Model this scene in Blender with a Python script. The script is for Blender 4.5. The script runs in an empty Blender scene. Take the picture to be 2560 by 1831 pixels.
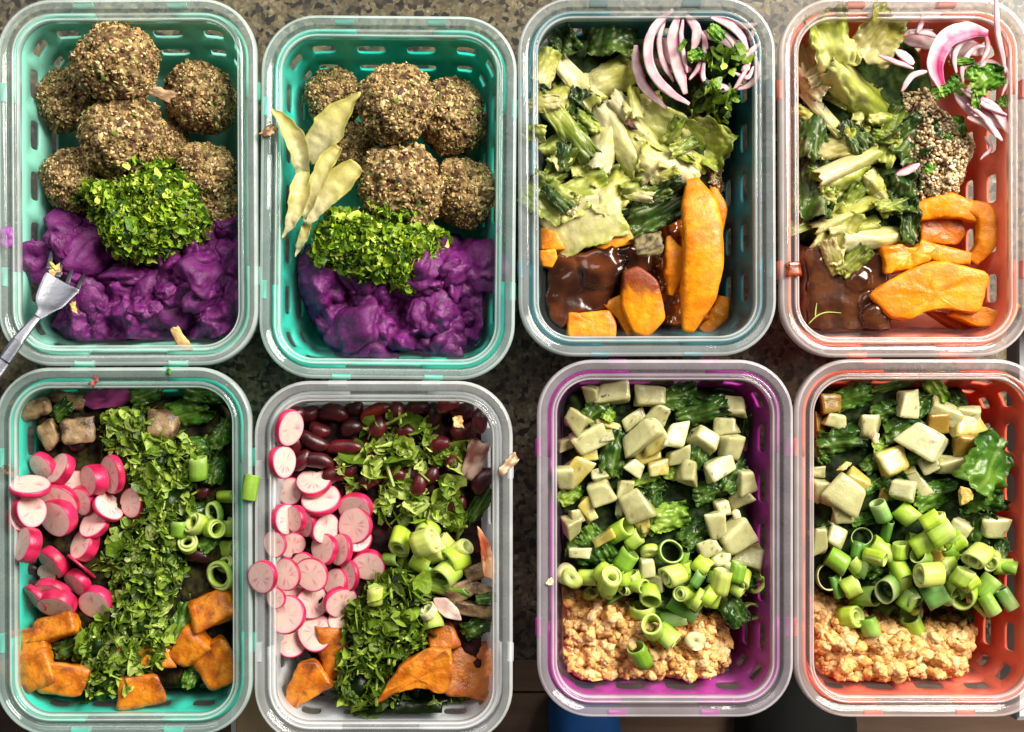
import bpy, math, random
import numpy as np
from mathutils import Matrix, Vector, Euler

# ------------------------------------------------------------------ camera, world, light, exposure
SC = bpy.context.scene
S = 0.01                       # all modelling below is in centimetres
CAMZ, FOC, VX, VY = 82.0, 3441.0, 1184.0, 992.0   # camera height (cm), focal length (photo px), point straight below
cam_d = bpy.data.cameras.new('camera'); cam = bpy.data.objects.new('camera', cam_d)
SC.collection.objects.link(cam); SC.camera = cam
cam.location = (0, 0, CAMZ*S); cam.rotation_euler = (0, 0, 0)
cam_d.sensor_width = 36.0; cam_d.lens = 36.0*FOC/2560.0
cam_d.shift_x = (1280-VX)/2560.0; cam_d.shift_y = (VY-915.5)/2560.0
cam_d.clip_start = 0.01; cam_d.clip_end = 50

W = bpy.data.worlds.new('World'); SC.world = W; W.use_nodes = True
W.node_tree.nodes['Background'].inputs[0].default_value = (1.0, 0.98, 0.95, 1)
W.node_tree.nodes['Background'].inputs[1].default_value = 0.11

def area(name, loc, target, size, power, col):
    d = bpy.data.lights.new(name, 'AREA'); d.shape = 'RECTANGLE'; d.size, d.size_y = size; d.energy = power; d.color = col
    o = bpy.data.objects.new(name, d); SC.collection.objects.link(o); o.location = loc
    o.rotation_euler = (Vector(target)-Vector(loc)).to_track_quat('-Z', 'Y').to_euler()
    return o
area('window_light', (0.95, 0.80, 1.15), (0, 0, 0.05), (1.0, 0.8), 76, (1.0, 0.94, 0.84))
area('back_fill_light', (-0.55, 1.15, 1.35), (0, 0, 0.05), (1.2, 0.8), 13, (1.0, 0.98, 0.94))  # soft fill lamp added on the far side, not a second window
vs = SC.view_settings
vs.view_transform = 'Standard'; vs.look = 'None'; vs.exposure = 0.0; vs.gamma = 1.0; vs.use_curve_mapping = False
SC.cycles.transparent_max_bounces = 24; SC.cycles.max_bounces = 10
SC.cycles.caustics_refractive = False; SC.cycles.caustics_reflective = False

# ------------------------------------------------------------------ helpers
rng = np.random.default_rng(7); random.seed(7)
PI = math.pi
def lin(h):
    h = h.lstrip('#'); c = np.array([int(h[i:i+2], 16)/255 for i in (0, 2, 4)])
    return np.where(c <= 0.04045, c/12.92, ((c+0.055)/1.055)**2.4)
def mix(a, b, t):
    t = np.asarray(t)[..., None] if np.ndim(t) else t
    return a*(1-t)+b*t
def sstep(a, b, x):
    t = np.clip((x-a)/(b-a), 0, 1); return t*t*(3-2*t)

_perm = np.random.default_rng(3).permutation(256); _perm = np.concatenate([_perm, _perm, _perm])
_grad = np.random.default_rng(4).normal(size=(256, 3)); _grad /= np.linalg.norm(_grad, axis=1)[:, None]
def noise(P):
    P = np.asarray(P, float)
    if P.shape[-1] == 2: P = np.concatenate([P, np.zeros(P.shape[:-1]+(1,))], -1)
    I = np.floor(P).astype(int); F = P-I; I = I & 255
    u = F*F*F*(F*(F*6-15)+10)
    out = 0
    for dx in (0, 1):
        for dy in (0, 1):
            for dz in (0, 1):
                h = _perm[_perm[_perm[(I[..., 0]+dx) & 255]+((I[..., 1]+dy) & 255)]+((I[..., 2]+dz) & 255)]
                g = _grad[h]
                d = g[..., 0]*(F[..., 0]-dx)+g[..., 1]*(F[..., 1]-dy)+g[..., 2]*(F[..., 2]-dz)
                w = (u[..., 0] if dx else 1-u[..., 0])*(u[..., 1] if dy else 1-u[..., 1])*(u[..., 2] if dz else 1-u[..., 2])
                out = out+w*d
    return out*1.6
def fbm(P, oct=4, gain=0.5):
    a, s = 0, 1.0; P = np.asarray(P, float)
    for k in range(oct):
        a = a+s*noise(P*(2.0**k)+17.3*k); s *= gain
    return a

# zoom frames used while measuring the photograph: (origin x, origin y, zoom factor) in photo pixels
FR = {'A1': (0, 0, 1.747), 'A2': (640, 0, 1.709), 'A3': (1280, 0, 1.8044), 'A4': (1930, 0, 1.8048), 'A5': (0, 900, 1.744),
      'A6': (600, 930, 1.8028), 'A7': (1320, 880, 1.7074), 'A8': (1960, 880, 1.7083), 'B1': (0, 1040, 3.1225), 'B2': (630, 1000, 3.3838),
      'B3': (960, 1240, 3.006), 'B4': (1380, 940, 4.512), 'B5': (1640, 940, 3.006), 'B6': (1380, 1260, 3.691), 'B7': (2020, 1220, 4.059),
      'B8': (1980, 920, 3.9155), 'P': (0, 0, 1.0), 'D': (0, 0, 0.8871)}
def W_(fr, x, y, z):
    ox, oy, s = FR[fr]; k = (CAMZ-z)/FOC
    return ((ox+x/s-VX)*k, -(oy+y/s-VY)*k)
def cm(fr, n, z=6.0):            # a length in a zoom frame, in cm
    return n/FR[fr][2]*(CAMZ-z)/FOC

MATS = {}
def nodes(name):
    m = bpy.data.materials.new(name); m.use_nodes = True; MATS[name] = m
    nt = m.node_tree; nt.nodes.clear(); o = nt.nodes.new('ShaderNodeOutputMaterial')
    return m, nt, o
def N(nt, t, **kw):
    n = nt.nodes.new(t)
    for k, v in kw.items():
        if k.startswith('_'): setattr(n, k[1:], v)
        else: n.inputs[k.replace('__', ' ')].default_value = v
    return n
def food(name, rough=0.5, var=0.25, vscale=60, bump=0.3, bscale=180, trans=0.0, sss=0.0, coat=0.0, spec=0.38, const=None, sat=1.0, rvar=0.0, sradius=(0.004, 0.0025, 0.0015)):
    """vertex-colour food material: mottled colour, fine relief, optional translucency"""
    m, nt, out = nodes(name)
    if const is None:
        a = N(nt, 'ShaderNodeAttribute', _attribute_name='col'); csock = a.outputs['Color']
    else:
        a = N(nt, 'ShaderNodeRGB'); a.outputs[0].default_value = (*lin(const), 1); csock = a.outputs[0]
    tc = N(nt, 'ShaderNodeTexCoord')
    n1 = N(nt, 'ShaderNodeTexNoise', Scale=vscale, Detail=5.0, Roughness=0.65); nt.links.new(tc.outputs['Object'], n1.inputs['Vector'])
    mr = N(nt, 'ShaderNodeMapRange'); mr.inputs[1].default_value = 0.3; mr.inputs[2].default_value = 0.7
    mr.inputs[3].default_value = 1-var; mr.inputs[4].default_value = 1+var; nt.links.new(n1.outputs['Fac'], mr.inputs[0])
    mm = N(nt, 'ShaderNodeVectorMath', _operation='SCALE'); nt.links.new(csock, mm.inputs[0]); nt.links.new(mr.outputs[0], mm.inputs['Scale'])
    p = N(nt, 'ShaderNodeBsdfPrincipled', Roughness=rough)
    p.inputs['Specular IOR Level'].default_value = spec
    nt.links.new(mm.outputs[0], p.inputs['Base Color'])
    if rvar:
        m2 = N(nt, 'ShaderNodeMapRange'); m2.inputs[1].default_value = .35; m2.inputs[2].default_value = .65
        m2.inputs[3].default_value = max(.03, rough-rvar); m2.inputs[4].default_value = min(1, rough+rvar)
        n3 = N(nt, 'ShaderNodeTexNoise', Scale=vscale*.6, Detail=3.0); nt.links.new(tc.outputs['Object'], n3.inputs['Vector'])
        nt.links.new(n3.outputs['Fac'], m2.inputs[0]); nt.links.new(m2.outputs[0], p.inputs['Roughness'])
    if sss:
        p.inputs['Subsurface Weight'].default_value = sss; p.inputs['Subsurface Radius'].default_value = sradius; p.inputs['Subsurface Scale'].default_value = 1.0
    if coat: p.inputs['Coat Weight'].default_value = coat; p.inputs['Coat Roughness'].default_value = 0.08
    if bump:
        n2 = N(nt, 'ShaderNodeTexNoise', Scale=bscale, Detail=6.0, Roughness=0.6); nt.links.new(tc.outputs['Object'], n2.inputs['Vector'])
        b = N(nt, 'ShaderNodeBump', Strength=bump, Distance=0.0015); nt.links.new(n2.outputs['Fac'], b.inputs['Height'])
        nt.links.new(b.outputs[0], p.inputs['Normal'])
    if trans:
        t = N(nt, 'ShaderNodeBsdfTranslucent'); nt.links.new(mm.outputs[0], t.inputs['Color'])
        mx = N(nt, 'ShaderNodeMixShader'); mx.inputs[0].default_value = trans
        nt.links.new(p.outputs[0], mx.inputs[1]); nt.links.new(t.outputs[0], mx.inputs[2]); nt.links.new(mx.outputs[0], out.inputs[0])
    else:
        nt.links.new(p.outputs[0], out.inputs[0])
    return m

COL = SC.collection
def link(o, parent=None):
    COL.objects.link(o)
    if parent is not None: o.parent = parent
    return o
def mesh(name, V, F, mat, parent=None, loc=None, rot=None, smooth=True, col=None, me_only=False):
    me = bpy.data.meshes.new(name)
    V = np.asarray(V, float)*S
    me.from_pydata(V.tolist(), [], F if isinstance(F, list) else F.tolist())
    if smooth: me.polygons.foreach_set('use_smooth', np.ones(len(me.polygons), bool))
    if col is not None:
        c = np.asarray(col, float)
        if c.ndim == 1: c = np.tile(c, (len(V), 1))
        c = np.concatenate([np.clip(c, 0, 1), np.ones((len(c), 1))], 1)
        at = me.color_attributes.new('col', 'FLOAT_COLOR', 'POINT'); at.data.foreach_set('color', c.astype(np.float32).ravel())
    me.materials.append(MATS[mat] if isinstance(mat, str) else mat); me.update()
    if me_only: return me
    return mobj(name, me, parent, loc, rot)
def mobj(name, me, parent=None, loc=None, rot=None):
    o = bpy.data.objects.new(name, me); link(o, parent)
    if loc is not None: o.location = Vector(loc)*S
    if rot is not None: o.rotation_euler = rot.to_euler() if isinstance(rot, Matrix) else rot
    return o
def empty(name, loc=(0, 0, 0), rot=None):
    o = bpy.data.objects.new(name, None); link(o); o.location = Vector(loc)*S; o.empty_display_size = 0.01
    if rot is not None: o.rotation_euler = rot.to_euler() if isinstance(rot, Matrix) else rot
    return o
def tag(o, label=None, cat=None, group=None, kind=None):
    if label: o['label'] = label
    if cat: o['category'] = cat
    if group: o['group'] = group
    if kind: o['kind'] = kind
    return o
ORD = ['', 'first', 'second', 'third', 'fourth', 'fifth', 'sixth', 'seventh', 'eighth', 'ninth', 'tenth', 'eleventh', 'twelfth', 'thirteenth',
       'fourteenth', 'fifteenth', 'sixteenth', 'seventeenth', 'eighteenth', 'nineteenth', 'twentieth', 'twenty-first', 'twenty-second', 'twenty-third',
       'twenty-fourth', 'twenty-fifth', 'twenty-sixth', 'twenty-seventh', 'twenty-eighth', 'twenty-ninth', 'thirtieth', 'thirty-first', 'thirty-second',
       'thirty-third', 'thirty-fourth', 'thirty-fifth', 'thirty-sixth', 'thirty-seventh', 'thirty-eighth', 'thirty-ninth', 'fortieth', 'forty-first',
       'forty-second', 'forty-third', 'forty-fourth', 'forty-fifth', 'forty-sixth', 'forty-seventh', 'forty-eighth', 'forty-ninth', 'fiftieth',
       'fifty-first', 'fifty-second', 'fifty-third', 'fifty-fourth', 'fifty-fifth', 'fifty-sixth', 'fifty-seventh', 'fifty-eighth', 'fifty-ninth', 'sixtieth', 'sixty-first', 'sixty-second', 'sixty-third', 'sixty-fourth', 'sixty-fifth', 'sixty-sixth', 'sixty-seventh', 'sixty-eighth', 'sixty-ninth', 'seventieth']
PENDING = {}
def ranked(o, desc, place, cat, group):
    """label by look, plus its rank from the top of the picture among its kind in that container"""
    tag(o, None, cat, group); PENDING.setdefault((cat, place), []).append((o, desc))
def flush_labels():
    for (cat, place), L in PENDING.items():
        L.sort(key=lambda t: -t[0].matrix_basis.translation.y)
        names = [d for _, d in L]; noun = cat.split()[-1]
        for i, (o, desc) in enumerate(L):
            o['label'] = desc+(' in '+place if names.count(desc) == 1 else ', %s %s from top in %s' % (ORD[i+1], noun, place))

# heights of what is already placed: things settle on it
HX0, HY0, HR = -30.0, -28.0, 0.1
HMAP = np.zeros((600, 620))
def hidx(x, y): return (np.clip(((np.asarray(y)-HY0)/HR).astype(int), 0, HMAP.shape[0]-1), np.clip(((np.asarray(x)-HX0)/HR).astype(int), 0, HMAP.shape[1]-1))
def disc_cells(x, y, r):
    n = max(1, int(r/HR)); iy, ix = hidx(x, y)
    yy, xx = np.mgrid[-n:n+1, -n:n+1]; k = (yy*yy+xx*xx) <= n*n
    return np.clip(iy+yy[k], 0, HMAP.shape[0]-1), np.clip(ix+xx[k], 0, HMAP.shape[1]-1)
def settle(fr, px, py, r, half, q=70, cap=6.9, z=None, top=None):
    """world centre of a thing of radius r and vertical half-extent `half` seen at (px, py)"""
    zc = 4.5 if z is None else z
    if z is None:
        for _ in range(3):
            x, y = W_(fr, px, py, zc)
            zc = min(np.percentile(HMAP[disc_cells(x, y, r*.75)], q)+half, cap)
    x, y = W_(fr, px, py, zc)
    c = disc_cells(x, y, r*.8); HMAP[c] = np.maximum(HMAP[c], zc+(half if top is None else top)*.75)
    return (x, y, zc)

def poly_dist(P, poly):
    """signed distance (inside > 0) of points P to a polygon"""
    d2 = np.full(len(P), 1e9); ins = np.zeros(len(P), bool); n = len(poly)
    for i in range(n):
        a, b = poly[i], poly[(i+1) % n]; e = b-a
        t = np.clip(((P-a)@e)/max(1e-9, e@e), 0, 1)
        d2 = np.minimum(d2, ((P-a-t[:, None]*e)**2).sum(1))
        cnd = (a[1] > P[:, 1]) != (b[1] > P[:, 1])
        xc = a[0]+(P[:, 1]-a[1])*(b[0]-a[0])/((b[1]-a[1]) if abs(b[1]-a[1]) > 1e-9 else 1e-9)
        ins ^= cnd & (P[:, 0] < xc)
    return np.where(ins, 1, -1)*np.sqrt(d2)

# ------------------------------------------------------------------ materials
def glass_mat(name, tint, lit_milk, rough=0.03, fmul=1.0, mcol=(0.80, 0.86, 0.86)):
    m, nt, out = nodes(name)
    tr = N(nt, 'ShaderNodeBsdfTransparent'); tr.inputs[0].default_value = (*tint, 1)
    gl = N(nt, 'ShaderNodeBsdfGlossy', Roughness=rough)
    lw = N(nt, 'ShaderNodeLayerWeight', Blend=0.5)
    pw = N(nt, 'ShaderNodeMath', _operation='POWER'); pw.inputs[1].default_value = 3.0; nt.links.new(lw.outputs['Facing'], pw.inputs[0])
    fr = N(nt, 'ShaderNodeMath', _operation='MULTIPLY_ADD'); fr.inputs[1].default_value = 0.9; fr.inputs[2].default_value = 0.04; nt.links.new(pw.outputs[0], fr.inputs[0])
    tc = N(nt, 'ShaderNodeTexCoord')
    nz = N(nt, 'ShaderNodeTexNoise', Scale=35.0, Detail=4.0); nt.links.new(tc.outputs['Object'], nz.inputs['Vector'])
    bp = N(nt, 'ShaderNodeBump', Strength=0.12, Distance=0.002); nt.links.new(nz.outputs['Fac'], bp.inputs['Height'])
    nt.links.new(bp.outputs[0], gl.inputs['Normal']); nt.links.new(bp.outputs[0], lw.inputs['Normal'])
    f2 = N(nt, 'ShaderNodeMath', _operation='MULTIPLY'); f2.inputs[1].default_value = fmul; nt.links.new(fr.outputs[0], f2.inputs[0])
    mx = N(nt, 'ShaderNodeMixShader'); nt.links.new(f2.outputs[0], mx.inputs[0]); nt.links.new(tr.outputs[0], mx.inputs[1]); nt.links.new(gl.outputs[0], mx.inputs[2])
    if lit_milk:
        df = N(nt, 'ShaderNodeBsdfDiffuse'); df.inputs[0].default_value = (*mcol, 1)  # pale diffuse share paints in light that the glass would carry and reflect
        n2 = N(nt, 'ShaderNodeTexNoise', Scale=45.0, Detail=3.0, Roughness=0.5); nt.links.new(tc.outputs['Object'], n2.inputs['Vector'])
        mr = N(nt, 'ShaderNodeMapRange'); mr.inputs[1].default_value = .3; mr.inputs[2].default_value = .75; mr.inputs[3].default_value = lit_milk*.75; mr.inputs[4].default_value = lit_milk*1.2
        nt.links.new(n2.outputs['Fac'], mr.inputs[0])
        m3 = N(nt, 'ShaderNodeMixShader'); nt.links.new(mr.outputs[0], m3.inputs[0]); nt.links.new(mx.outputs[0], m3.inputs[1]); nt.links.new(df.outputs[0], m3.inputs[2])
        mx = m3
    nt.links.new(mx.outputs[0], out.inputs[0]); return m
glass_mat('wall_glass', (0.985, 0.995, 0.99), 0.02, 0.03, 0.2)

def sleeve_mat(name, hexc, trans=0.25, alpha=1.0, rough=0.4):
    m, nt, out = nodes(name); c = (*lin(hexc), 1)
    p = N(nt, 'ShaderNodeBsdfPrincipled', Roughness=rough); p.inputs['Base Color'].default_value = c
    tc = N(nt, 'ShaderNodeTexCoord'); nz = N(nt, 'ShaderNodeTexNoise', Scale=300.0, Detail=3.0); nt.links.new(tc.outputs['Object'], nz.inputs['Vector'])
    b = N(nt, 'ShaderNodeBump', Strength=0.1, Distance=0.0008); nt.links.new(nz.outputs['Fac'], b.inputs['Height']); nt.links.new(b.outputs[0], p.inputs['Normal'])
    t = N(nt, 'ShaderNodeBsdfTranslucent'); t.inputs[0].default_value = c
    mx = N(nt, 'ShaderNodeMixShader'); mx.inputs[0].default_value = trans; nt.links.new(p.outputs[0], mx.inputs[1]); nt.links.new(t.outputs[0], mx.inputs[2])
    last = mx
    if alpha < 1:
        tr = N(nt, 'ShaderNodeBsdfTransparent'); m2 = N(nt, 'ShaderNodeMixShader'); m2.inputs[0].default_value = alpha
        nt.links.new(tr.outputs[0], m2.inputs[1]); nt.links.new(mx.outputs[0], m2.inputs[2]); last = m2
    nt.links.new(last.outputs[0], out.inputs[0]); return m

def granite():
    m, nt, out = nodes('granite')
    tc = N(nt, 'ShaderNodeTexCoord'); p = N(nt, 'ShaderNodeBsdfPrincipled', Roughness=0.35)
    nw = N(nt, 'ShaderNodeTexNoise', Scale=150.0, Detail=4.0); nt.links.new(tc.outputs['Object'], nw.inputs['Vector'])
    va = N(nt, 'ShaderNodeVectorMath', _operation='MULTIPLY_ADD'); va.inputs[1].default_value = (0.004,)*3
    nt.links.new(nw.outputs['Color'], va.inputs[0]); nt.links.new(tc.outputs['Object'], va.inputs[2])
    vo = N(nt, 'ShaderNodeTexVoronoi', Scale=330.0); nt.links.new(va.outputs[0], vo.inputs['Vector'])
    sp = N(nt, 'ShaderNodeSeparateColor'); nt.links.new(vo.outputs['Color'], sp.inputs[0])
    cr = N(nt, 'ShaderNodeValToRGB'); el = cr.color_ramp; el.interpolation = 'LINEAR'
    cols = [(0.0, '#1c1812'), (0.18, '#3a3324'), (0.3, '#75664c'), (0.6, '#94835f'), (0.8, '#ab9b78'), (0.92, '#6c6848'), (1.0, '#c2b79a')]
    el.elements[0].position = 0; el.elements[0].color = (*lin(cols[0][1]), 1); el.elements[1].position = 1; el.elements[1].color = (*lin(cols[-1][1]), 1)
    for q, h in cols[1:-1]:
        e = el.elements.new(q); e.color = (*lin(h), 1)
    nt.links.new(sp.outputs[0], cr.inputs[0])
    n2 = N(nt, 'ShaderNodeTexNoise', Scale=420.0, Detail=6.0, Roughness=0.7); nt.links.new(tc.outputs['Object'], n2.inputs['Vector'])
    mr = N(nt, 'ShaderNodeMapRange'); mr.inputs[1].default_value = .3; mr.inputs[2].default_value = .7; mr.inputs[3].default_value = .25; mr.inputs[4].default_value = 1.15
    nt.links.new(n2.outputs['Fac'], mr.inputs[0])
    n4 = N(nt, 'ShaderNodeTexNoise', Scale=22.0, Detail=4.0, Roughness=0.6); nt.links.new(tc.outputs['Object'], n4.inputs['Vector'])
    mr4 = N(nt, 'ShaderNodeMapRange'); mr4.inputs[1].default_value = .4; mr4.inputs[2].default_value = .6; mr4.inputs[3].default_value = .3; mr4.inputs[4].default_value = .62
    nt.links.new(n4.outputs['Fac'], mr4.inputs[0])
    mu = N(nt, 'ShaderNodeMath', _operation='MULTIPLY'); nt.links.new(mr.outputs[0], mu.inputs[0]); nt.links.new(mr4.outputs[0], mu.inputs[1])
    sc = N(nt, 'ShaderNodeVectorMath', _operation='SCALE'); nt.links.new(cr.outputs[0], sc.inputs[0]); nt.links.new(mu.outputs[0], sc.inputs['Scale'])
    nt.links.new(sc.outputs[0], p.inputs['Base Color']); nt.links.new(p.outputs[0], out.inputs[0])
granite()
def wood(name, a, b, scale=(3, 60, 60), rough=0.5):
    m, nt, out = nodes(name); tc = N(nt, 'ShaderNodeTexCoord'); mp = N(nt, 'ShaderNodeMapping'); mp.inputs['Scale'].default_value = scale
    nt.links.new(tc.outputs['Object'], mp.inputs['Vector'])
    nz = N(nt, 'ShaderNodeTexNoise', Scale=1.0, Detail=8.0, Roughness=0.65); nt.links.new(mp.outputs[0], nz.inputs['Vector'])
    cr = N(nt, 'ShaderNodeValToRGB'); cr.color_ramp.elements[0].color = (*lin(a), 1); cr.color_ramp.elements[1].color = (*lin(b), 1)
    cr.color_ramp.elements[0].position = .35; cr.color_ramp.elements[1].position = .68
    nt.links.new(nz.outputs['Fac'], cr.inputs[0]); p = N(nt, 'ShaderNodeBsdfPrincipled', Roughness=rough); nt.links.new(cr.outputs[0], p.inputs['Base Color']); nt.links.new(p.outputs[0], out.inputs[0])
wood('floor_wood', '#4c3828', '#6b5140', (4, 40, 40)); wood('board_wood', '#c9a476', '#dfc096', (130, 3, 60))
def plain(name, hexc, rough=0.5, metal=0.0, bump=0.0, bscale=200):
    m, nt, out = nodes(name); p = N(nt, 'ShaderNodeBsdfPrincipled', Roughness=rough, Metallic=metal); p.inputs['Base Color'].default_value = (*lin(hexc), 1)
    if bump:
        tc = N(nt, 'ShaderNodeTexCoord'); nz = N(nt, 'ShaderNodeTexNoise', Scale=bscale, Detail=5.0); nt.links.new(tc.outputs['Object'], nz.inputs['Vector'])
        b = N(nt, 'ShaderNodeBump', Strength=bump, Distance=0.001); nt.links.new(nz.outputs['Fac'], b.inputs['Height']); nt.links.new(b.outputs[0], p.inputs['Normal'])
    nt.links.new(p.outputs[0], out.inputs[0])
plain('steel', '#82848c', 0.38, 1.0, 0.15, 400); plain('blue_cloth', '#1257a0', 0.8, 0, 0.3, 300); plain('black_rubber', '#060807', 0.85); plain('white_edge', '#d9dadd', 0.4)
plain('grout', '#241a14', 0.8)
food('mash', 0.5, 0.25, 240, 0.55, 420, spec=0.4, rvar=.15)
food('grain', 0.55, 0.15, 300, 0.0)
food('ball_body', 0.75, 0.45, 420, 1.0, 700)
food('herb', 0.36, 0.25, 250, 0.25, 500, trans=0.22)
food('leaf', 0.24, 0.22, 160, 0.2, 200, trans=0.25, rvar=0.12)
food('bed', 0.85, 0.4, 160, 0.6, 240, spec=0.2)
food('lettuce', 0.22, 0.14, 140, 0.4, 260, trans=0.38, rvar=0.10, spec=.5)
food('onion', 0.28, 0.10, 200, 0.15, 300, trans=0.18, sss=0.3)
food('squash', 0.34, 0.2, 150, 0.45, 260, sss=0.25, rvar=0.15, sradius=(0.004, 0.002, 0.0006))
food('roast', 0.34, 0.25, 140, 0.6, 300, rvar=0.18, spec=.5)
food('cube', 0.26, 0.12, 110, 0.3, 280, sss=0.75, rvar=0.15, spec=.5, sradius=(0.006, 0.005, 0.0025))
food('scallion', 0.33, 0.12, 200, 0.12, 500, trans=0.22)
food('flesh', 0.28, 0.07, 150, 0.12, 400, sss=0.35)
food('skin', 0.30, 0.18, 120, 0.2, 300)
food('bean', 0.33, 0.35, 150, 0.25, 300, coat=0.12)
food('sauce', 0.18, 0.14, 80, 0.10, 140, coat=0.35, rvar=.08)
food('lentil', 0.5, 0.14, 220, 0.5, 480, sss=0.2, spec=.3)
food('quinoa', 0.45, 0.1, 300, 0.0, sss=0.2)
food('crumb', 0.6, 0.3, 200, 0.5, 400)

# ------------------------------------------------------------------ containers
OHX, OHY, ORAD = 7.0, 9.85, 3.0          # outer half sizes and corner radius of the rim (cm)
def rrect(hx, hy, r, seg=12, along=14):
    """closed rounded rectangle: points and outward normals, evenly enough spaced"""
    P, Nn = [], []
    for cx, cy, a0 in ((hx-r, hy-r, 0), (-hx+r, hy-r, 90), (-hx+r, -hy+r, 180), (hx-r, -hy+r, 270)):
        for i in range(seg+1):
            a = math.radians(a0+90*i/seg); n = (math.cos(a), math.sin(a)); P.append((cx+r*n[0], cy+r*n[1])); Nn.append(n)
    P, Nn = np.array(P), np.array(Nn); Q, M2 = [], []
    for i in range(len(P)):
        a, b = P[i], P[(i+1) % len(P)]; k = along if np.linalg.norm(b-a) > 1.5 else 1
        for j in range(k):
            t = j/k; Q.append(a*(1-t)+b*t); M2.append(Nn[i] if k > 1 else Nn[i])
    return np.array(Q), np.array(M2)
RP, RN = rrect(OHX, OHY, ORAD)
def e_in(z): return 1.12+(6.0-z)*0.25
def loft(prof, close_bottom=False, closed=False):
    n = len(RP); V = []; F = []
    for e, z in prof:
        V.append(np.concatenate([RP-e*RN, np.full((n, 1), z)], 1))
    m = len(prof)
    for k in range(m if closed else m-1):
        a, b = k*n, ((k+1) % m)*n
        for i in range(n):
            j = (i+1) % n; F.append((a+i, a+j, b+j, b+i))
    V = np.concatenate(V)
    if close_bottom:
        F.append(tuple(range((m-1)*n, m*n)))
    return V, F
RIM_PROF = [(0.0, 6.12), (0.0, 6.62), (0.03, 6.74), (0.09, 6.82), (0.18, 6.84), (0.50, 6.82), (0.56, 6.78), (0.60, 6.62), (0.66, 6.56), (0.72, 6.60), (0.76, 6.74),
            (0.84, 6.76), (0.90, 6.70), (0.94, 6.55), (1.00, 6.54), (1.04, 6.58), (1.09, 6.50), (1.12, 6.0), (0.80, 5.9), (0.42, 5.95), (0.30, 6.08)]
RIM_MI = [1 if (RIM_PROF[k][0] < .1 and k < 4) or .78 < RIM_PROF[k][0] < .9 and RIM_PROF[k][1] > 6.6 or 1.0 <= RIM_PROF[k][0] < 1.1 and k < 17 else 2 if .55 < RIM_PROF[k][0] < .76 and RIM_PROF[k][1] > 6.3 else 0 for k in range(len(RIM_PROF))]  # painted bright edges, painted dark groove, plain band
RIM_ME = WALL_ME = None
def glass_meshes():
    global RIM_ME, WALL_ME
    V, F = loft(RIM_PROF, closed=True); F = [f[::-1] for f in F]
    RIM_ME = (V, F)
    inner = [(1.115, 5.99), (e_in(5), 5), (e_in(3.4), 3.4), (e_in(2), 2), (e_in(1.3), 1.3), (2.5, 1.0), (2.7, .82), (2.9, .75)]
    V1, F1 = loft(inner, close_bottom=True)
    outer = [(0.78, 5.88), (e_in(5)-.35, 5), (e_in(3.4)-.35, 3.4), (e_in(2)-.35, 2), (e_in(1.2)-.33, 1.2), (2.3, .72), (2.6, .45), (2.9, .40)]
    V2, F2 = loft(outer, close_bottom=True)
    k = len(V1); F = F1+[tuple(i+k for i in f[::-1]) for f in F2]
    WALL_ME = mesh('glass_dish', np.concatenate([V1, V2]), F, 'wall_glass', me_only=True)
glass_meshes()

# the silicone sleeve: a basket outside the glass with two rows of rounded slots and a stepped top edge
def arc_table():
    d = np.linalg.norm(np.roll(RP, -1, 0)-RP, axis=1); return np.concatenate([[0], np.cumsum(d)])
ARC = arc_table(); PER = ARC[-1]
RPc = np.concatenate([RP, RP[:1]]); RNc = np.concatenate([RN, RN[:1]])
def at_arc(s, e, z):
    s = np.asarray(s) % PER
    p = np.stack([np.interp(s, ARC, RPc[:, k]) for k in (0, 1)], -1); n = np.stack([np.interp(s, ARC, RNc[:, k]) for k in (0, 1)], -1)
    n /= np.linalg.norm(n, axis=-1, keepdims=True)
    return np.concatenate([p-np.asarray(e)[..., None]*n, np.asarray(z)[..., None]], -1)
def e_sl(z): return e_in(z)-0.40
S0 = ORAD*PI/2+0.0        # arc length where the first straight side starts (after the corner at +x,+y)
NC = 22; CW = PER/NC
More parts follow.
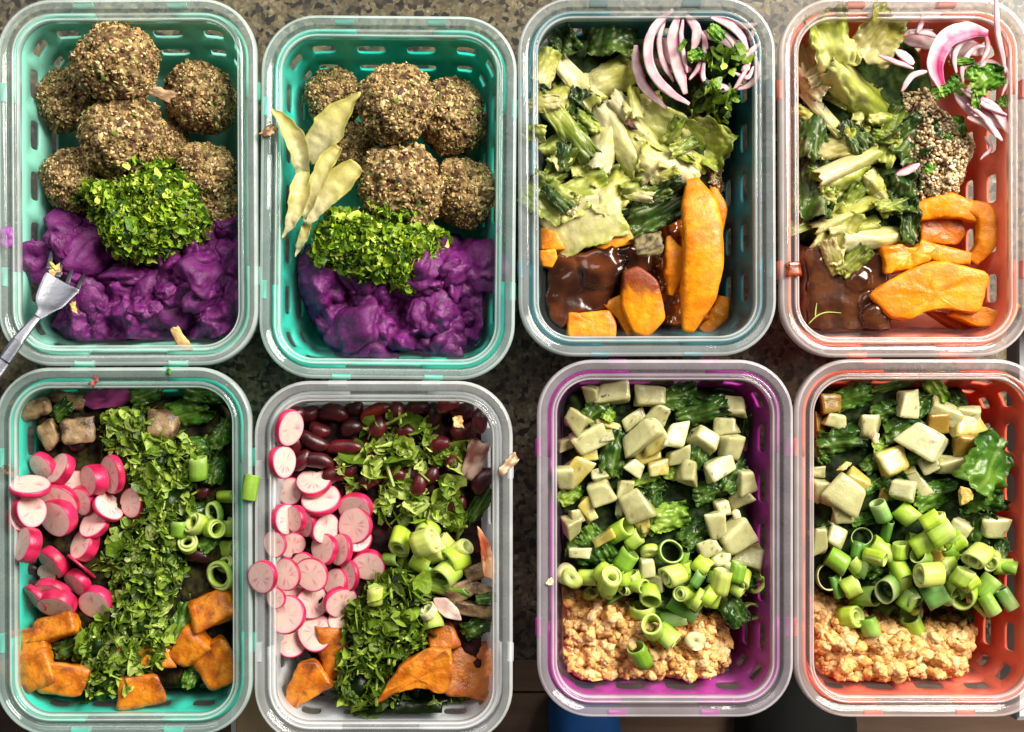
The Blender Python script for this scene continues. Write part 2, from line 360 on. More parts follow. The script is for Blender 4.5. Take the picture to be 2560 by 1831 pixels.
def sleeve_mesh():
    V, F = [], []; vid = {}
    def v(s, z, e=None):
        s = s % PER; key = (round(s, 4), round(z, 4))
        if key not in vid:
            vid[key] = len(V); V.append((s, z))
        return vid[key]
    rows = [(0.95, 3.0), (3.0, 5.05)]
    for z0, z1 in rows:
        for c in range(NC):
            s0, s1 = c*CW, (c+1)*CW; sc, zc = (s0+s1)/2, (z0+z1)/2
            K = 4; out = []
            for i in range(K): out.append((s0+(s1-s0)*i/K, z0))
            for i in range(K): out.append((s1, z0+(z1-z0)*i/K))
            for i in range(K): out.append((s1-(s1-s0)*i/K, z1))
            for i in range(K): out.append((s0, z1-(z1-z0)*i/K))
            hw, hh = (s1-s0)*.285, (z1-z0)*(.22 if z0 > 2 else .18); inn = []
            for (a, b) in out:
                dx, dz = (a-sc)/((s1-s0)/2), (b-zc)/((z1-z0)/2); L = (abs(dx)**6+abs(dz)**6)**(1/6)
                inn.append((sc+hw*dx/L, zc+hh*dz/L))
            for i in range(16):
                j = (i+1) % 16; F.append((v(*out[i]), v(*out[j]), v(*inn[j]), v(*inn[i])))
    # top band with a stepped edge: lower between the tabs on each side
    M_ = NC*4
    def ztop(s):
        p = at_arc(np.array([s]), np.array([0.0]), np.array([0.0]))[0]
        if abs(p[1]) > OHY-.6: return 5.35 if abs(p[0]) < 2.2 else 5.98
        if abs(p[0]) > OHX-.6: return 5.35 if abs(p[1]) < 4.6 else 5.98
        return 5.98
    for i in range(M_):
        a, b = PER*i/M_, PER*(i+1)/M_; za = min(ztop((a+b)/2), 9)
        F.append((v(a, 5.05), v(b, 5.05), v(b, za), v(a, za)))
    # bottom: bend under the dish
    base = len(V)
    W3 = at_arc([a for a, b in V], [e_sl(b) for a, b in V], [b for a, b in V])
    extra = []
    for k, (e, z) in enumerate(((2.25, .50), (2.6, .16), (2.9, .13))):
        extra.append(at_arc(PER*np.arange(M_)/M_, np.full(M_, e), np.full(M_, z)))
    prev = [v(PER*i/M_, 0.95) for i in range(M_)]
    allV = np.concatenate([W3]+extra)
    for k in range(3):
        cur = [base+k*M_+i for i in range(M_)]
        for i in range(M_): F.append((cur[i], cur[(i+1) % M_], prev[(i+1) % M_], prev[i]))
        prev = cur
    F.append(tuple(prev[::-1]))
    return allV, F
SLV, SLF = sleeve_mesh()
def tab_mesh():
    # small tongue, local x along the side, y outward
    V = []; F = []
    prof = [(-.25, -.1), (-.05, .02), (.0, .0), (.06, .1), (.06, .55), (0., .66), (-.25, .66)]
    xs = [-.5, -.46, .46, .5]
    for i, x in enumerate(xs):
        sh = .05 if i in (0, 3) else 0
        for (o, z) in prof: V.append((x, o-sh, z+5.55))
    n = len(prof)
    for i in range(3):
        for k in range(n):
            a, b = i*n+k, i*n+(k+1) % n; F.append((a, b, b+n, a+n))
    F.append(tuple(range(n))[::-1]); F.append(tuple(range(3*n, 4*n)))
    return V, F
CONT = {}
class Cont: pass
def container(key, x0, y0, x1, y1, rot, sl_hex, label, place, alpha=1.0, trans=0.25):
    cx, cy = W_('D', (x0+x1)/2, (y0+y1)/2, 6.8)
    c = Cont(); c.x, c.y, c.place = cx, cy, place; c.a = math.radians(rot); CONT[key] = c
    sx, sy = (x1-x0)/40.7/14.0, (y1-y0)/40.7/19.7
    c.sx, c.sy = sx, sy
    root = empty('food_container', (cx, cy, 0), Euler((0, 0, c.a))); tag(root, label, 'container', 'glass meal containers in silicone sleeves')
    root.scale = (sx, sy, 1)
    dish = mobj('glass_dish', WALL_ME, root)
    tc_ = np.array((0.93, 0.96, 0.96))*.78+lin(sl_hex)*.22  # sleeve colour mixed in to imitate light piped through the rim
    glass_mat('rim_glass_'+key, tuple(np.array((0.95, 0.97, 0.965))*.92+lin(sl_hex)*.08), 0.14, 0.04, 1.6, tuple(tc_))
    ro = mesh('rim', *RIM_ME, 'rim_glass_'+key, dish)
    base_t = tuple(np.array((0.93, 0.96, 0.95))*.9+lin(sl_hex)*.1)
    ro.data.materials.append(glass_mat('rim_edge_'+key, base_t, 0.38, 0.05, 1.6, tuple(np.array((0.9, .93, .93))*.85+lin(sl_hex)*.15)))  # paler edge paints the bright line where glass gathers light
    ro.data.materials.append(glass_mat('rim_groove_'+key, tuple(np.array(base_t)*.85), 0.03, 0.04, 1.2, tuple(tc_)))  # groove tinted darker to paint the shaded line between the edges
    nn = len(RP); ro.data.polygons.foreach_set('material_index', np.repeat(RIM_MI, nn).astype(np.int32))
    sleeve_mat('silicone_'+key, sl_hex, trans, alpha)
    me = mesh('silicone_sleeve', SLV, SLF, 'silicone_'+key, me_only=True); so = mobj('silicone_sleeve', me, root)
    md = so.modifiers.new('thickness', 'SOLIDIFY'); md.thickness = 0.0017; md.offset = 1.0
    tv, tf = tab_mesh(); tm = mesh('tab', tv, tf, 'silicone_'+key, me_only=True)
    for ang, off, tx in ((0, OHX, 5.0), (0, OHX, -5.0), (180, OHX, 5.0), (180, OHX, -5.0), (90, OHY, 2.55), (90, OHY, -2.55), (270, OHY, 2.55), (270, OHY, -2.55)):
        a = math.radians(ang); t = mobj('tab', tm, so)
        t.location = Vector((math.cos(a)*off-math.sin(a)*tx, math.sin(a)*off+math.cos(a)*tx, 0))*S; t.rotation_euler = (0, 0, a-PI/2)
    # heights
    yy, xx = np.mgrid[0:HMAP.shape[0], 0:HMAP.shape[1]]; X = HX0+xx*HR; Y = HY0+yy*HR
    d = c_in(c, np.stack([X.ravel(), Y.ravel()], 1), 6.8, raw=True).reshape(X.shape)
    HMAP[(d > 0)] = 6.8; HMAP[d > 1.1] = 5.6; HMAP[d > 1.45] = 3.; HMAP[d > 1.9] = .78
    return c
def c_in(c, P, z=0, raw=False):
    """distance inside the cavity (positive inside) at height z"""
    ca, sa = math.cos(-c.a), math.sin(-c.a); q = P-np.array([c.x, c.y])
    q = np.stack([(q[:, 0]*ca-q[:, 1]*sa)/c.sx, (q[:, 0]*sa+q[:, 1]*ca)/c.sy], 1)
    e = 0 if raw else (e_in(np.clip(z, 1.0, 6.2)))
    r = ORAD; ax, ay = np.abs(q[:, 0])-(OHX-r), np.abs(q[:, 1])-(OHY-r)
    sd = np.hypot(np.maximum(ax, 0), np.maximum(ay, 0))+np.minimum(np.maximum(ax, ay), 0)-r
    return -sd-e

# ------------------------------------------------------------------ generic shapes
def icos(n=1):
    import bmesh
    bm = bmesh.new(); bmesh.ops.create_icosphere(bm, subdivisions=n, radius=1)
    V = np.array([v.co[:] for v in bm.verts]); F = np.array([[v.index for v in f.verts] for f in bm.faces]); bm.free(); return V, F
def box_grid(n):
    """unit cube surface as an n-grid, welded"""
    V, F, idx = [], [], {}
    def g(p):
        k = tuple(np.round(p, 5))
        if k not in idx: idx[k] = len(V); V.append(p)
        return idx[k]
    for ax in range(3):
        for sg in (-1, 1):
            u, w = (ax+1) % 3, (ax+2) % 3
            for i in range(n):
                for j in range(n):
                    q = []
                    for di, dj in ((0, 0), (1, 0), (1, 1), (0, 1)):
                        p = [0, 0, 0]; p[ax] = sg; p[u] = -1+2*(i+di)/n; p[w] = -1+2*(j+dj)/n; q.append(g(tuple(p)))
                    F.append(tuple(q) if sg > 0 else tuple(q[::-1]))
    return np.array(V), F
BG = {n: box_grid(n) for n in (5, 8, 12)}
def chunk_verts(w, h, t, seed, n=8, rnd=0.22, jit=0.12, rough=0.03, fr=1.2, taper=0.0):
    """rounded, slightly skewed block of size w x h x t"""
    r = np.random.default_rng(seed); V, F = BG[n]
    c = r.uniform(-jit, jit, (2, 2, 2, 3)); U = (V+1)/2
    # pull the grid out to a rounded box
    hs = np.array([w, h, t])/2; rr = rnd*min(hs); inner = np.clip(V*hs, -(hs-rr), hs-rr); d = V*hs-inner
    ln = np.linalg.norm(d, axis=1, keepdims=True); P = inner+np.where(ln > 1e-9, d/np.maximum(ln, 1e-9)*np.minimum(ln, rr), 0)
    off = 0
    for i in (0, 1):
        for j in (0, 1):
            for k in (0, 1):
                wgt = (U[:, 0] if i else 1-U[:, 0])*(U[:, 1] if j else 1-U[:, 1])*(U[:, 2] if k else 1-U[:, 2])
                off = off+wgt[:, None]*c[i, j, k]
    P = P+off*np.array([w, h, t])
    P[:, :2] *= (1-taper*(1-U[:, 2:3]))
    nn = P/np.maximum(np.linalg.norm(P, axis=1, keepdims=True), 1e-6)
    P = P+nn*(fbm(P*fr+seed*3.1, 3)*rough)[:, None]
    return P, F
def Rz(a): return Matrix.Rotation(math.radians(a), 3, 'Z')
def Rx(a): return Matrix.Rotation(math.radians(a), 3, 'X')
def Ry(a): return Matrix.Rotation(math.radians(a), 3, 'Y')
def lean(tilt, az):
    """turn +Z so that it leans by tilt degrees towards azimuth az (0 = right in the photo, 90 = up)"""
    return Rz(az) @ Ry(tilt) @ Rz(-az)

def catmull(P, n):
    P = np.asarray(P, float)
    if len(P) == 2: P = np.stack([P[0], (P[0]+P[1])/2, P[1]])
    Q = np.concatenate([[2*P[0]-P[1]], P, [2*P[-1]-P[-2]]]); out = []
    m = len(P)-1
    for t in np.linspace(0, m, n):
        i = min(int(t), m-1); f = t-i; a, b, c, d = Q[i], Q[i+1], Q[i+2], Q[i+3]
        out.append(.5*((2*b)+(-a+c)*f+(2*a-5*b+4*c-d)*f*f+(-a+3*b-3*c+d)*f**3))
    return np.array(out)
def sweep(C, wid, thk, n_along=22, n_sec=14, up=None, cup=0.0, sq=2.4, rough=0.0, seed=0):
    """sweep a flattened rounded section along centreline C (cm); wid, thk: arrays along the length. returns V, F, across, along"""
    C = catmull(C, n_along); T = np.gradient(C, axis=0); T /= np.linalg.norm(T, axis=1, keepdims=True)
    up = np.array([0, 0, 1.0]) if up is None else np.asarray(up, float)
    side = np.cross(np.broadcast_to(up, T.shape), T); side /= np.maximum(np.linalg.norm(side, axis=1, keepdims=True), 1e-6); u2 = np.cross(T, side)
    t = np.linspace(0, 1, n_along)
    wv = np.interp(t, np.linspace(0, 1, len(wid)), wid); tv = np.interp(t, np.linspace(0, 1, len(thk)), thk)
    a = np.arange(n_sec)/n_sec*2*PI; ca, sa = np.cos(a), np.sin(a)
    ca = np.sign(ca)*np.abs(ca)**(2/sq); sa = np.sign(sa)*np.abs(sa)**(2/sq)
    V = C[:, None]+side[:, None]*(wv[:, None]/2*ca)[..., None]+u2[:, None]*(tv[:, None]/2*sa+cup*wv[:, None]*(ca**2)[None])[..., None]
    V = V.reshape(-1, 3); F = []
    for i in range(n_along-1):
        for j in range(n_sec):
            k = (j+1) % n_sec; F.append((i*n_sec+j, i*n_sec+k, (i+1)*n_sec+k, (i+1)*n_sec+j))
    F.append(tuple(range(n_sec))[::-1]); F.append(tuple(range((n_along-1)*n_sec, n_along*n_sec)))
    if rough: V = V+(np.stack([fbm(V*1.5+seed*5.7+k*31, 3) for k in range(3)], 1))*rough
    return V, F, np.tile(ca, n_along), np.repeat(t, n_sec), np.tile(sa, n_along)
def centre(V):
    c = V.mean(0); return V-c, c

def px_path(fr, pts, z, dz=None):
    """control points read off the photo, given heights (one value, or one for each point)"""
    zs = np.broadcast_to(np.asarray(z, float), (len(pts),)) if np.ndim(z) else np.full(len(pts), z)
    return np.array([(*W_(fr, p[0], p[1], zz), zz) for p, zz in zip(pts, zs)])

# ------------------------------------------------------------------ heaps and scattered pieces
def heap(name, key, fr, poly, ztop, edge=1.2, amp=0.4, freq=0.7, mat='mash', col=None, res=0.09, base=None, ridged=0.0, micro=0.05, seed=0, zproj=None, tilt=(0, 0), lumps=(), parent=None, gain=.5):
    c = CONT[key]; zp = ztop*.85 if zproj is None else zproj
    P = np.array([W_(fr, x, y, zp) for x, y in poly]); lo, hi = P.min(0)-.1, P.max(0)+.1
    nx, ny = int((hi[0]-lo[0])/res)+2, int((hi[1]-lo[1])/res)+2
    gx, gy = np.meshgrid(lo[0]+np.arange(nx)*res, lo[1]+np.arange(ny)*res); Q = np.stack([gx.ravel(), gy.ravel()], 1)
    wq = Q+.25*np.stack([noise(Q*1.1+seed), noise(Q*1.1+seed+50)], 1)
    dp, di = poly_dist(wq, P), c_in(c, Q, np.clip(ztop, 1.2, 5.8))-.04; d = np.minimum(dp, di)
    if base is None: zb = np.full(len(Q), .80)
    elif base == 'hm': zb = HMAP[hidx(Q[:, 0], Q[:, 1])].copy()
    else: zb = np.full(len(Q), base)
    t = np.clip(dp/edge, 0, 1); prof = np.sqrt(np.maximum(0, 1-(1-t)**2))
    top = ztop+tilt[0]*(Q[:, 0]-Q[:, 0].mean())+tilt[1]*(Q[:, 1]-Q[:, 1].mean())
    n1 = fbm(np.concatenate([wq*freq, np.full((len(Q), 1), seed*1.7)], 1), 4, gain)
    if ridged: n1 = n1*(1-ridged)+ridged*(1-2.2*np.abs(fbm(np.concatenate([wq*freq*1.1, np.full((len(Q), 1), seed+9.)], 1), 4, gain)))
    z = zb+np.maximum(top-zb, 0.15)*prof+amp*n1*np.clip(dp/edge*1.5, 0, 1)
    for (lx, ly, lr, lh) in lumps:
        wx, wy = W_(fr, lx, ly, zp+lh); rr = np.hypot(Q[:, 0]-wx, Q[:, 1]-wy)/cm(fr, lr)
        rr = rr*(1+.25*noise(Q*1.8+lx)); z = np.maximum(z, z*.35+(top+lh)*.65-lh*0+0*z) if False else z+lh*np.sqrt(np.maximum(0, 1-rr**2))
    z = z+micro*fbm(Q*6+seed, 3)*np.clip(d/.3, 0, 1)
    keep = d > -res*.7; z = np.where(dp <= 0, zb-.02, np.where(di <= 0, np.maximum(np.minimum(zb, z), z-.35), z))
    idx = -np.ones(len(Q), int); idx[keep] = np.arange(keep.sum()); I = idx.reshape(ny, nx)
    a, b, cc, dd = I[:-1, :-1], I[:-1, 1:], I[1:, 1:], I[1:, :-1]; ok = (a >= 0) & (b >= 0) & (cc >= 0) & (dd >= 0)
    F = np.stack([a[ok], b[ok], cc[ok], dd[ok]], 1); V = np.concatenate([Q, z[:, None]], 1)[keep]
    iy, ix = hidx(V[:, 0], V[:, 1]); np.maximum.at(HMAP, (iy, ix), V[:, 2])
    # fill pin-holes of the height grid
    colv = col(V, n1[keep], d[keep]) if callable(col) else np.tile(col, (len(V), 1))
    ctr = np.array([P[:, 0].mean(), P[:, 1].mean(), .8 if base is None else float(np.median(zb))])
    o = mesh(name, V-ctr, F, mat, parent, loc=ctr if parent is None else None, col=colv)
    return o, P, ctr
def hm_normal(x, y):
    iy, ix = hidx(x, y); k = 2
    sx = (HMAP[iy, np.clip(ix+k, 0, HMAP.shape[1]-1)]-HMAP[iy, ix-k])/(2*k*HR); sy = (HMAP[np.clip(iy+k, 0, HMAP.shape[0]-1), ix]-HMAP[iy-k, ix])/(2*k*HR)
    n = np.stack([-np.clip(sx, -2, 2), -np.clip(sy, -2, 2), np.ones_like(sx)], 1); return n/np.linalg.norm(n, axis=1, keepdims=True)
def sample_poly(P, n, r, inset=0.0):
    lo, hi = P.min(0), P.max(0); out = np.zeros((0, 2))
    while len(out) < n:
        q = r.uniform(lo, hi, (n*3, 2)); out = np.concatenate([out, q[poly_dist(q, P) > inset]])
    return out[:n]
def rand_rot(normals, spread, r):
    """random frames whose z axis scatters about the normals"""
    n = normals+r.normal(size=normals.shape)*spread; n /= np.linalg.norm(n, axis=1, keepdims=True)
    a = r.normal(size=n.shape); x = np.cross(a, n); x /= np.linalg.norm(x, axis=1, keepdims=True); return np.stack([x, np.cross(n, x), n], 2)
def scatter_mesh(tpl, pos, R, sc, cols, which, sub=None):
    V, F, C, k = [], [], [], 0
    for ti, (tv, tf) in enumerate(tpl):
        m = which == ti
        if not m.any(): continue
        vv = np.einsum('nij,vj->nvi', R[m], tv)*(sc[m][:, None, :] if sc.ndim == 2 else sc[m][:, None, None])+pos[m][:, None]
        nv = len(tv); cnt = m.sum(); ff = np.asarray(tf)[None]+(np.arange(cnt)*nv)[:, None, None]+k
        V.append(vv.reshape(-1, 3)); F += ff.reshape(-1, np.asarray(tf).shape[1]).tolist(); C.append(np.repeat(cols[m], nv, 0)); k += cnt*nv
    return np.concatenate(V), F, np.concatenate(C)
def scale_local(tpl, s):   # templates squashed along their axes
    return [(tv*np.asarray(s), tf) for tv, tf in tpl]
def flake_tpls(n=12, seed=1):
    """small torn leaf bits: lobed outline, folded and curled"""
    r = np.random.default_rng(seed); T = []
    for k in range(n):
        m = 11; a = np.linspace(0, 2*PI, m, endpoint=False)+r.uniform(-.12, .12, m)
        rad = 1+.22*np.cos(3*a+r.uniform(0, 6))+r.normal(0, .10, m); el = r.uniform(.4, .9)
        x, y = rad*np.cos(a), rad*np.sin(a)*el; V = np.concatenate([[[0, 0]], np.stack([x, y], 1)*.55, np.stack([x, y], 1)])
        f, g, h = r.uniform(-.2, .9), r.uniform(-.7, .7), r.uniform(-.3, .3)
        z = np.abs(V[:, 1])*f+g*V[:, 0]**2*.6+h*V[:, 0]*V[:, 1]; V = np.concatenate([V, z[:, None]], 1); V[1:, 2] += r.normal(0, .06, 2*m)
        F = [(0, i+1, (i+1) % m+1) for i in range(m)]
        for i in range(m):
            q = (i+1) % m; F += [(1+i, 1+m+i, 1+m+q), (1+i, 1+m+q, 1+q)]
        T.append((V*.5, F))
    return T
FLAKES = flake_tpls()
def stem_tpl():
    a = np.arange(5)/5*2*PI; V = [(x, .13*math.cos(q), .13*math.sin(q)) for x in (-1, 1) for q in a]
    F = [(i, (i+1) % 5, 5+(i+1) % 5) for i in range(5)]+[(i, 5+(i+1) % 5, 5+i) for i in range(5)]+[(0, 2, 1), (0, 3, 2), (0, 4, 3), (5, 6, 7), (5, 7, 8), (5, 8, 9)]
    return (np.array(V)*.5, F)
STEM = stem_tpl()
IC1, IC2, IC3, IC5 = icos(1), icos(2), icos(3), icos(5)
def herbs(name, key, fr, poly, ztop, n, label, cols, size=(.28, .6), edge=1.0, amp=.35, base='hm', stems=.12, seed=0, core='#1e3a0c', spread=.75, cat='herbs', freq=1.2, lift=.12, gaps=0.0, dark=1.0):
    r = np.random.default_rng(seed+100)
    if core:
        o, P, ctr = heap(name, key, fr, poly, ztop, edge, amp, freq, 'herb', lin(core), base=base, seed=seed, res=.12, zproj=ztop*.95)
    else:
        P = np.array([W_(fr, x, y, ztop) for x, y in poly]); ctr = np.array([*P.mean(0), ztop])
    q = sample_poly(P, n, r, -.12); d = c_in(CONT[key], q, ztop*.8); q = q[d > .05]
    if gaps: q = q[noise(q*.95+seed*3.3)+.25*noise(q*2.5+seed) > gaps-.5]
    n = len(q)
    z = HMAP[hidx(q[:, 0], q[:, 1])]+r.uniform(-.05, lift, n)
    C = np.array([lin(h) for h in cols])[r.integers(0, len(cols), n)]*r.uniform(.7, 1.2, (n, 1))
    C = C*np.array([1.2, 1.2, .8])*dark*np.where(r.random((n, 1)) < .22, .5, 1)
    w = np.where(r.random(n) < stems, len(FLAKES), r.integers(0, len(FLAKES), n)); C[w == len(FLAKES)] = C[w == len(FLAKES)]*.6+lin('#a9bb55')*.5
    V, F, Cc = scatter_mesh(FLAKES+[STEM], np.concatenate([q, z[:, None]], 1)-ctr, rand_rot(hm_normal(q[:, 0], q[:, 1]), spread, r), r.uniform(*size, n)*r.choice([.5, .8, 1, 1.3], n)*1.05, C, w)
    if core:
        f = mesh('chopped_leaves', V, F, 'herb', o, col=Cc, smooth=False); f['kind'] = 'stuff'
    else:
        o = mesh(name, V, F, 'herb', loc=ctr, col=Cc, smooth=False)
    tag(o, label, cat, kind='stuff')
    return o

# ------------------------------------------------------------------ single foods
def ball_meshes():
    out = []
    for s in (1, 2, 3, 4):
        r = np.random.default_rng(s); V, F = icos(6)
        def shape(p): return 1+.13*fbm(p*1.1+s*9, 2)+.07*fbm(p*3.2+s, 3, .6)-.10*sstep(.25, .6, noise(p*4.5+s*3))+.03*fbm(p*11+s, 2)
        h = shape(V); tone = fbm(V*5+s, 3)
        col = mix(lin('#5a4224'), lin('#a08658'), sstep(-.35, .35, tone)); col = mix(col, lin('#5a2c30'), sstep(.3, .6, noise(V*2.1+s*5))*.35); col = col*(1-.0*tone[:, None])
        body = mesh('body', V*h[:, None]*2.05, F, 'ball_body', col=col, me_only=True)
        n = 2300; p = r.normal(size=(n, 3)); p /= np.linalg.norm(p, axis=1, keepdims=True)
        rad = shape(p)+r.uniform(-.02, .012, n)
        pal = np.array([lin(h) for h in ('#c4a66e', '#b09058', '#d3bb86', '#9c7d4c', '#7c5f36', '#573e22', '#382818', '#6a2c26', '#5c7428', '#dcc898', '#42301c', '#70802e')])
        C = pal[r.choice(12, n, p=[.17, .16, .12, .13, .1, .08, .06, .04, .04, .05, .03, .02])]*r.uniform(.8, 1.1, (n, 1))
        big = r.random(n) < .12; k = np.where(big, 1.7, 1.0)
        sc = np.stack([r.uniform(.05, .14, n)*k, r.uniform(.045, .10, n)*k, r.uniform(.035, .07, n)], 1)
        R = rand_rot(p, .6, r); tv, tf = IC1
        vv = np.einsum('nij,nvj->nvi', R, tv[None]*sc[:, None]*r.uniform(.6, 1.4, (n, len(tv), 1)))+(p*rad[:, None]*2.05)[:, None]
        ff = (np.asarray(tf)[None]+(np.arange(n)*len(tv))[:, None, None]).reshape(-1, 3)
        g = mesh('grains', vv.reshape(-1, 3), ff, 'grain', col=np.repeat(C, len(tv), 0), smooth=False, me_only=True); out.append((body, g))
    return out
BALLS = ball_meshes()
def qball(fr, px, py, rad, z, label, seed, squash=1.0):
    x, y = W_(fr, px, py, z); r = random.Random(seed); k = rad/2.15
    o = empty('quinoa_ball', (x, y, z), Euler((r.uniform(0, 6), r.uniform(0, 6), r.uniform(0, 6)))); o.scale = (k*r.uniform(.93, 1.03), k*r.uniform(.93, 1.03), k*r.uniform(.9, 1.0))
    b, g = BALLS[seed % 4]; mobj('body', b, o); gg = mobj('grains', g, o); gg['kind'] = 'stuff'
    tag(o, label, 'quinoa ball', 'herbed quinoa balls')
    c = disc_cells(x, y, rad*.8); HMAP[c] = np.maximum(HMAP[c], z+rad*.6)
    return o

def radish_tpl(seed):
    """unit radish slice (diameter 2, thickness 2): flesh with faint rays, and the skin band"""
    r = np.random.default_rng(seed); m = 40; a = np.arange(m)/m*2*PI
    wob = 1+.035*np.array([math.cos(2*q+seed)+.6*math.sin(3*q+seed*2) for q in a])
    rings = [0.0, .22, .42, .58, .72, .84, .93]
    V, C, F = [], [], []
    white, pinkish, rim = lin('#e2c0b4'), lin('#cf6f90'), lin('#eab0b6')
    for side in (1, -1):
        b0 = len(V); V.append((0, 0, side*.99)); C.append(white)
        for k, q in enumerate(rings[1:]):
            for i in range(m):
                x, y = math.cos(a[i])*q*wob[i], math.sin(a[i])*q*wob[i]
                ray = noise(np.array([math.cos(a[i])*4.2+seed*7, math.sin(a[i])*4.2, q*.8]))
                ray = float(sstep(.05, .45, ray)*math.exp(-((q-.45)/.22)**2)); c = mix(white, pinkish, .9*ray)
                if q > .8: c = mix(c, rim, .6)
                V.append((x, y, side*(1.0 if q < .93 else .985))); C.append(c)
        for i in range(m): F.append((b0, b0+1+i, b0+1+(i+1) % m) if side > 0 else (b0, b0+1+(i+1) % m, b0+1+i))
        for k in range(len(rings)-2):
            for i in range(m):
                j = (i+1) % m; p = b0+1+k*m; f = (p+i, p+m+i, p+m+j, p+j); F.append(f if side > 0 else f[::-1])
    flesh = (np.array(V), F, np.array(C))
    V, C, F = [], [], []; prof = [(.93, .985), (.975, .96), (1.0, .86), (1.02, .4), (1.03, 0), (1.02, -.4), (1.0, -.86), (.975, -.96), (.93, -.985)]
    red, deep = lin('#cf2a58'), lin('#9c1238')
    for k, (q, z) in enumerate(prof):
        for i in range(m):
            V.append((math.cos(a[i])*q*wob[i], math.sin(a[i])*q*wob[i], z))
            t = float(sstep(-.3, .4, noise(np.array([math.cos(a[i])*1.5+seed, math.sin(a[i])*1.5, z*.3]))))
            c = mix(red, deep, t); C.append(mix(c, lin('#f3a9b6'), .75) if k in (0, 8) else (mix(c, lin('#ef6f8e'), .4) if k in (1, 7) else c))
    for k in range(len(prof)-1):
        for i in range(m):
            j = (i+1) % m; F.append((k*m+i, (k+1)*m+i, (k+1)*m+j, k*m+j))
    return flesh, (np.array(V), F, np.array(C))
RAD = []
for s in range(5):
    fl, sk = radish_tpl(s+1)
    RAD.append((mesh('flesh', fl[0], fl[1], 'flesh', col=fl[2], me_only=True), mesh('skin', sk[0], sk[1], 'skin', col=sk[2], me_only=True)))
def radish(key, fr, px, py, diam, thick, tilt, az, desc=None, z=None, seed=0, cap=6.6):
    r = cm(fr, diam)/2*1.03; h = thick*.66/2; tl = math.radians(tilt); half = h*math.cos(tl)+r*math.sin(tl)*.55
    # (px, py) is the middle of the visible face
    loc = settle(fr, px, py, r*(.6+.4*math.cos(tl)), half, q=55, z=z, cap=cap)
    R = lean(tilt, az) @ Rz(seed*77 % 360); n = R @ Vector((0, 0, 1)); loc = Vector(loc)-n*h*.6
    o = empty('radish_slice', loc, R); o.scale = (r, r, max(h, .06)); f, s = RAD[seed % 5]
    mobj('flesh', f, o); mobj('skin', s, o)
    d = desc or ('round radish slice with its pale face up' if tilt < 32 else 'tilted radish slice showing red skin' if tilt < 56 else 'radish slice standing on edge')
    ranked(o, d, CONT[key].place, 'radish slice', 'cut radish slices'); return o

def tube_mesh(rad, length, wall, c_out, c_in_, seed, inner=False, squash=1.0):
    r = np.random.default_rng(seed); m = 28; a = np.arange(m)/m*2*PI
    prof = [(1.0, -1), (1.0, -.5), (1.0, 0), (1.0, .5), (1.0, 1.0), (1-wall*.5, 1.03), (1-wall, 1.0), (1-wall, 0), (1-wall, -1.0), (1-wall*.5, -1.03)]
    ph = r.uniform(0, 6); V, C = [], []
    stripe = np.array([float(noise(np.array([math.cos(q)*5+seed, math.sin(q)*5, 3.3]))) for q in a])
    sl = r.uniform(-.18, .18, 2)
    for k, (q, z) in enumerate(prof):
        for i in range(m):
            w = q*(1+.05*math.sin(2*a[i]+ph)+.02*math.sin(3*a[i]+ph*2)); x, y = w*rad*math.cos(a[i]), w*rad*squash*math.sin(a[i])
            zz = z*length/2
            if abs(z) >= 1: zz += (x*sl[0]+y*sl[1])*(1 if z > 0 else .6)
            V.append((x, y, zz))
            if k <= 4: c = c_out*(1+.35*stripe[i])
            elif k in (5, 9): c = mix(c_out, lin('#d9e69a'), .55)
            else: c = c_in_*(1+.15*stripe[i])
            C.append(np.clip(c, 0, 1))
    n = len(prof); F = []
    for k in range(n):
        for i in range(m):
            j = (i+1) % m; p, q = k*m, ((k+1) % n)*m; F.append((p+i, p+j, q+j, q+i))
    return np.array(V), F, np.array(C)
SCOL = {'w': ('#dcd6a6', '#d8d8a8'), 'p': ('#c3cf5e', '#d3dc8c'), 'y': ('#adc93a', '#c5d868'), 'l': ('#a2c432', '#b6ce4c'), 'g': ('#7fae2c', '#8fb53c'), 'd': ('#4f8126', '#3a681c'), 'b': ('#74ab54', '#7db256')}
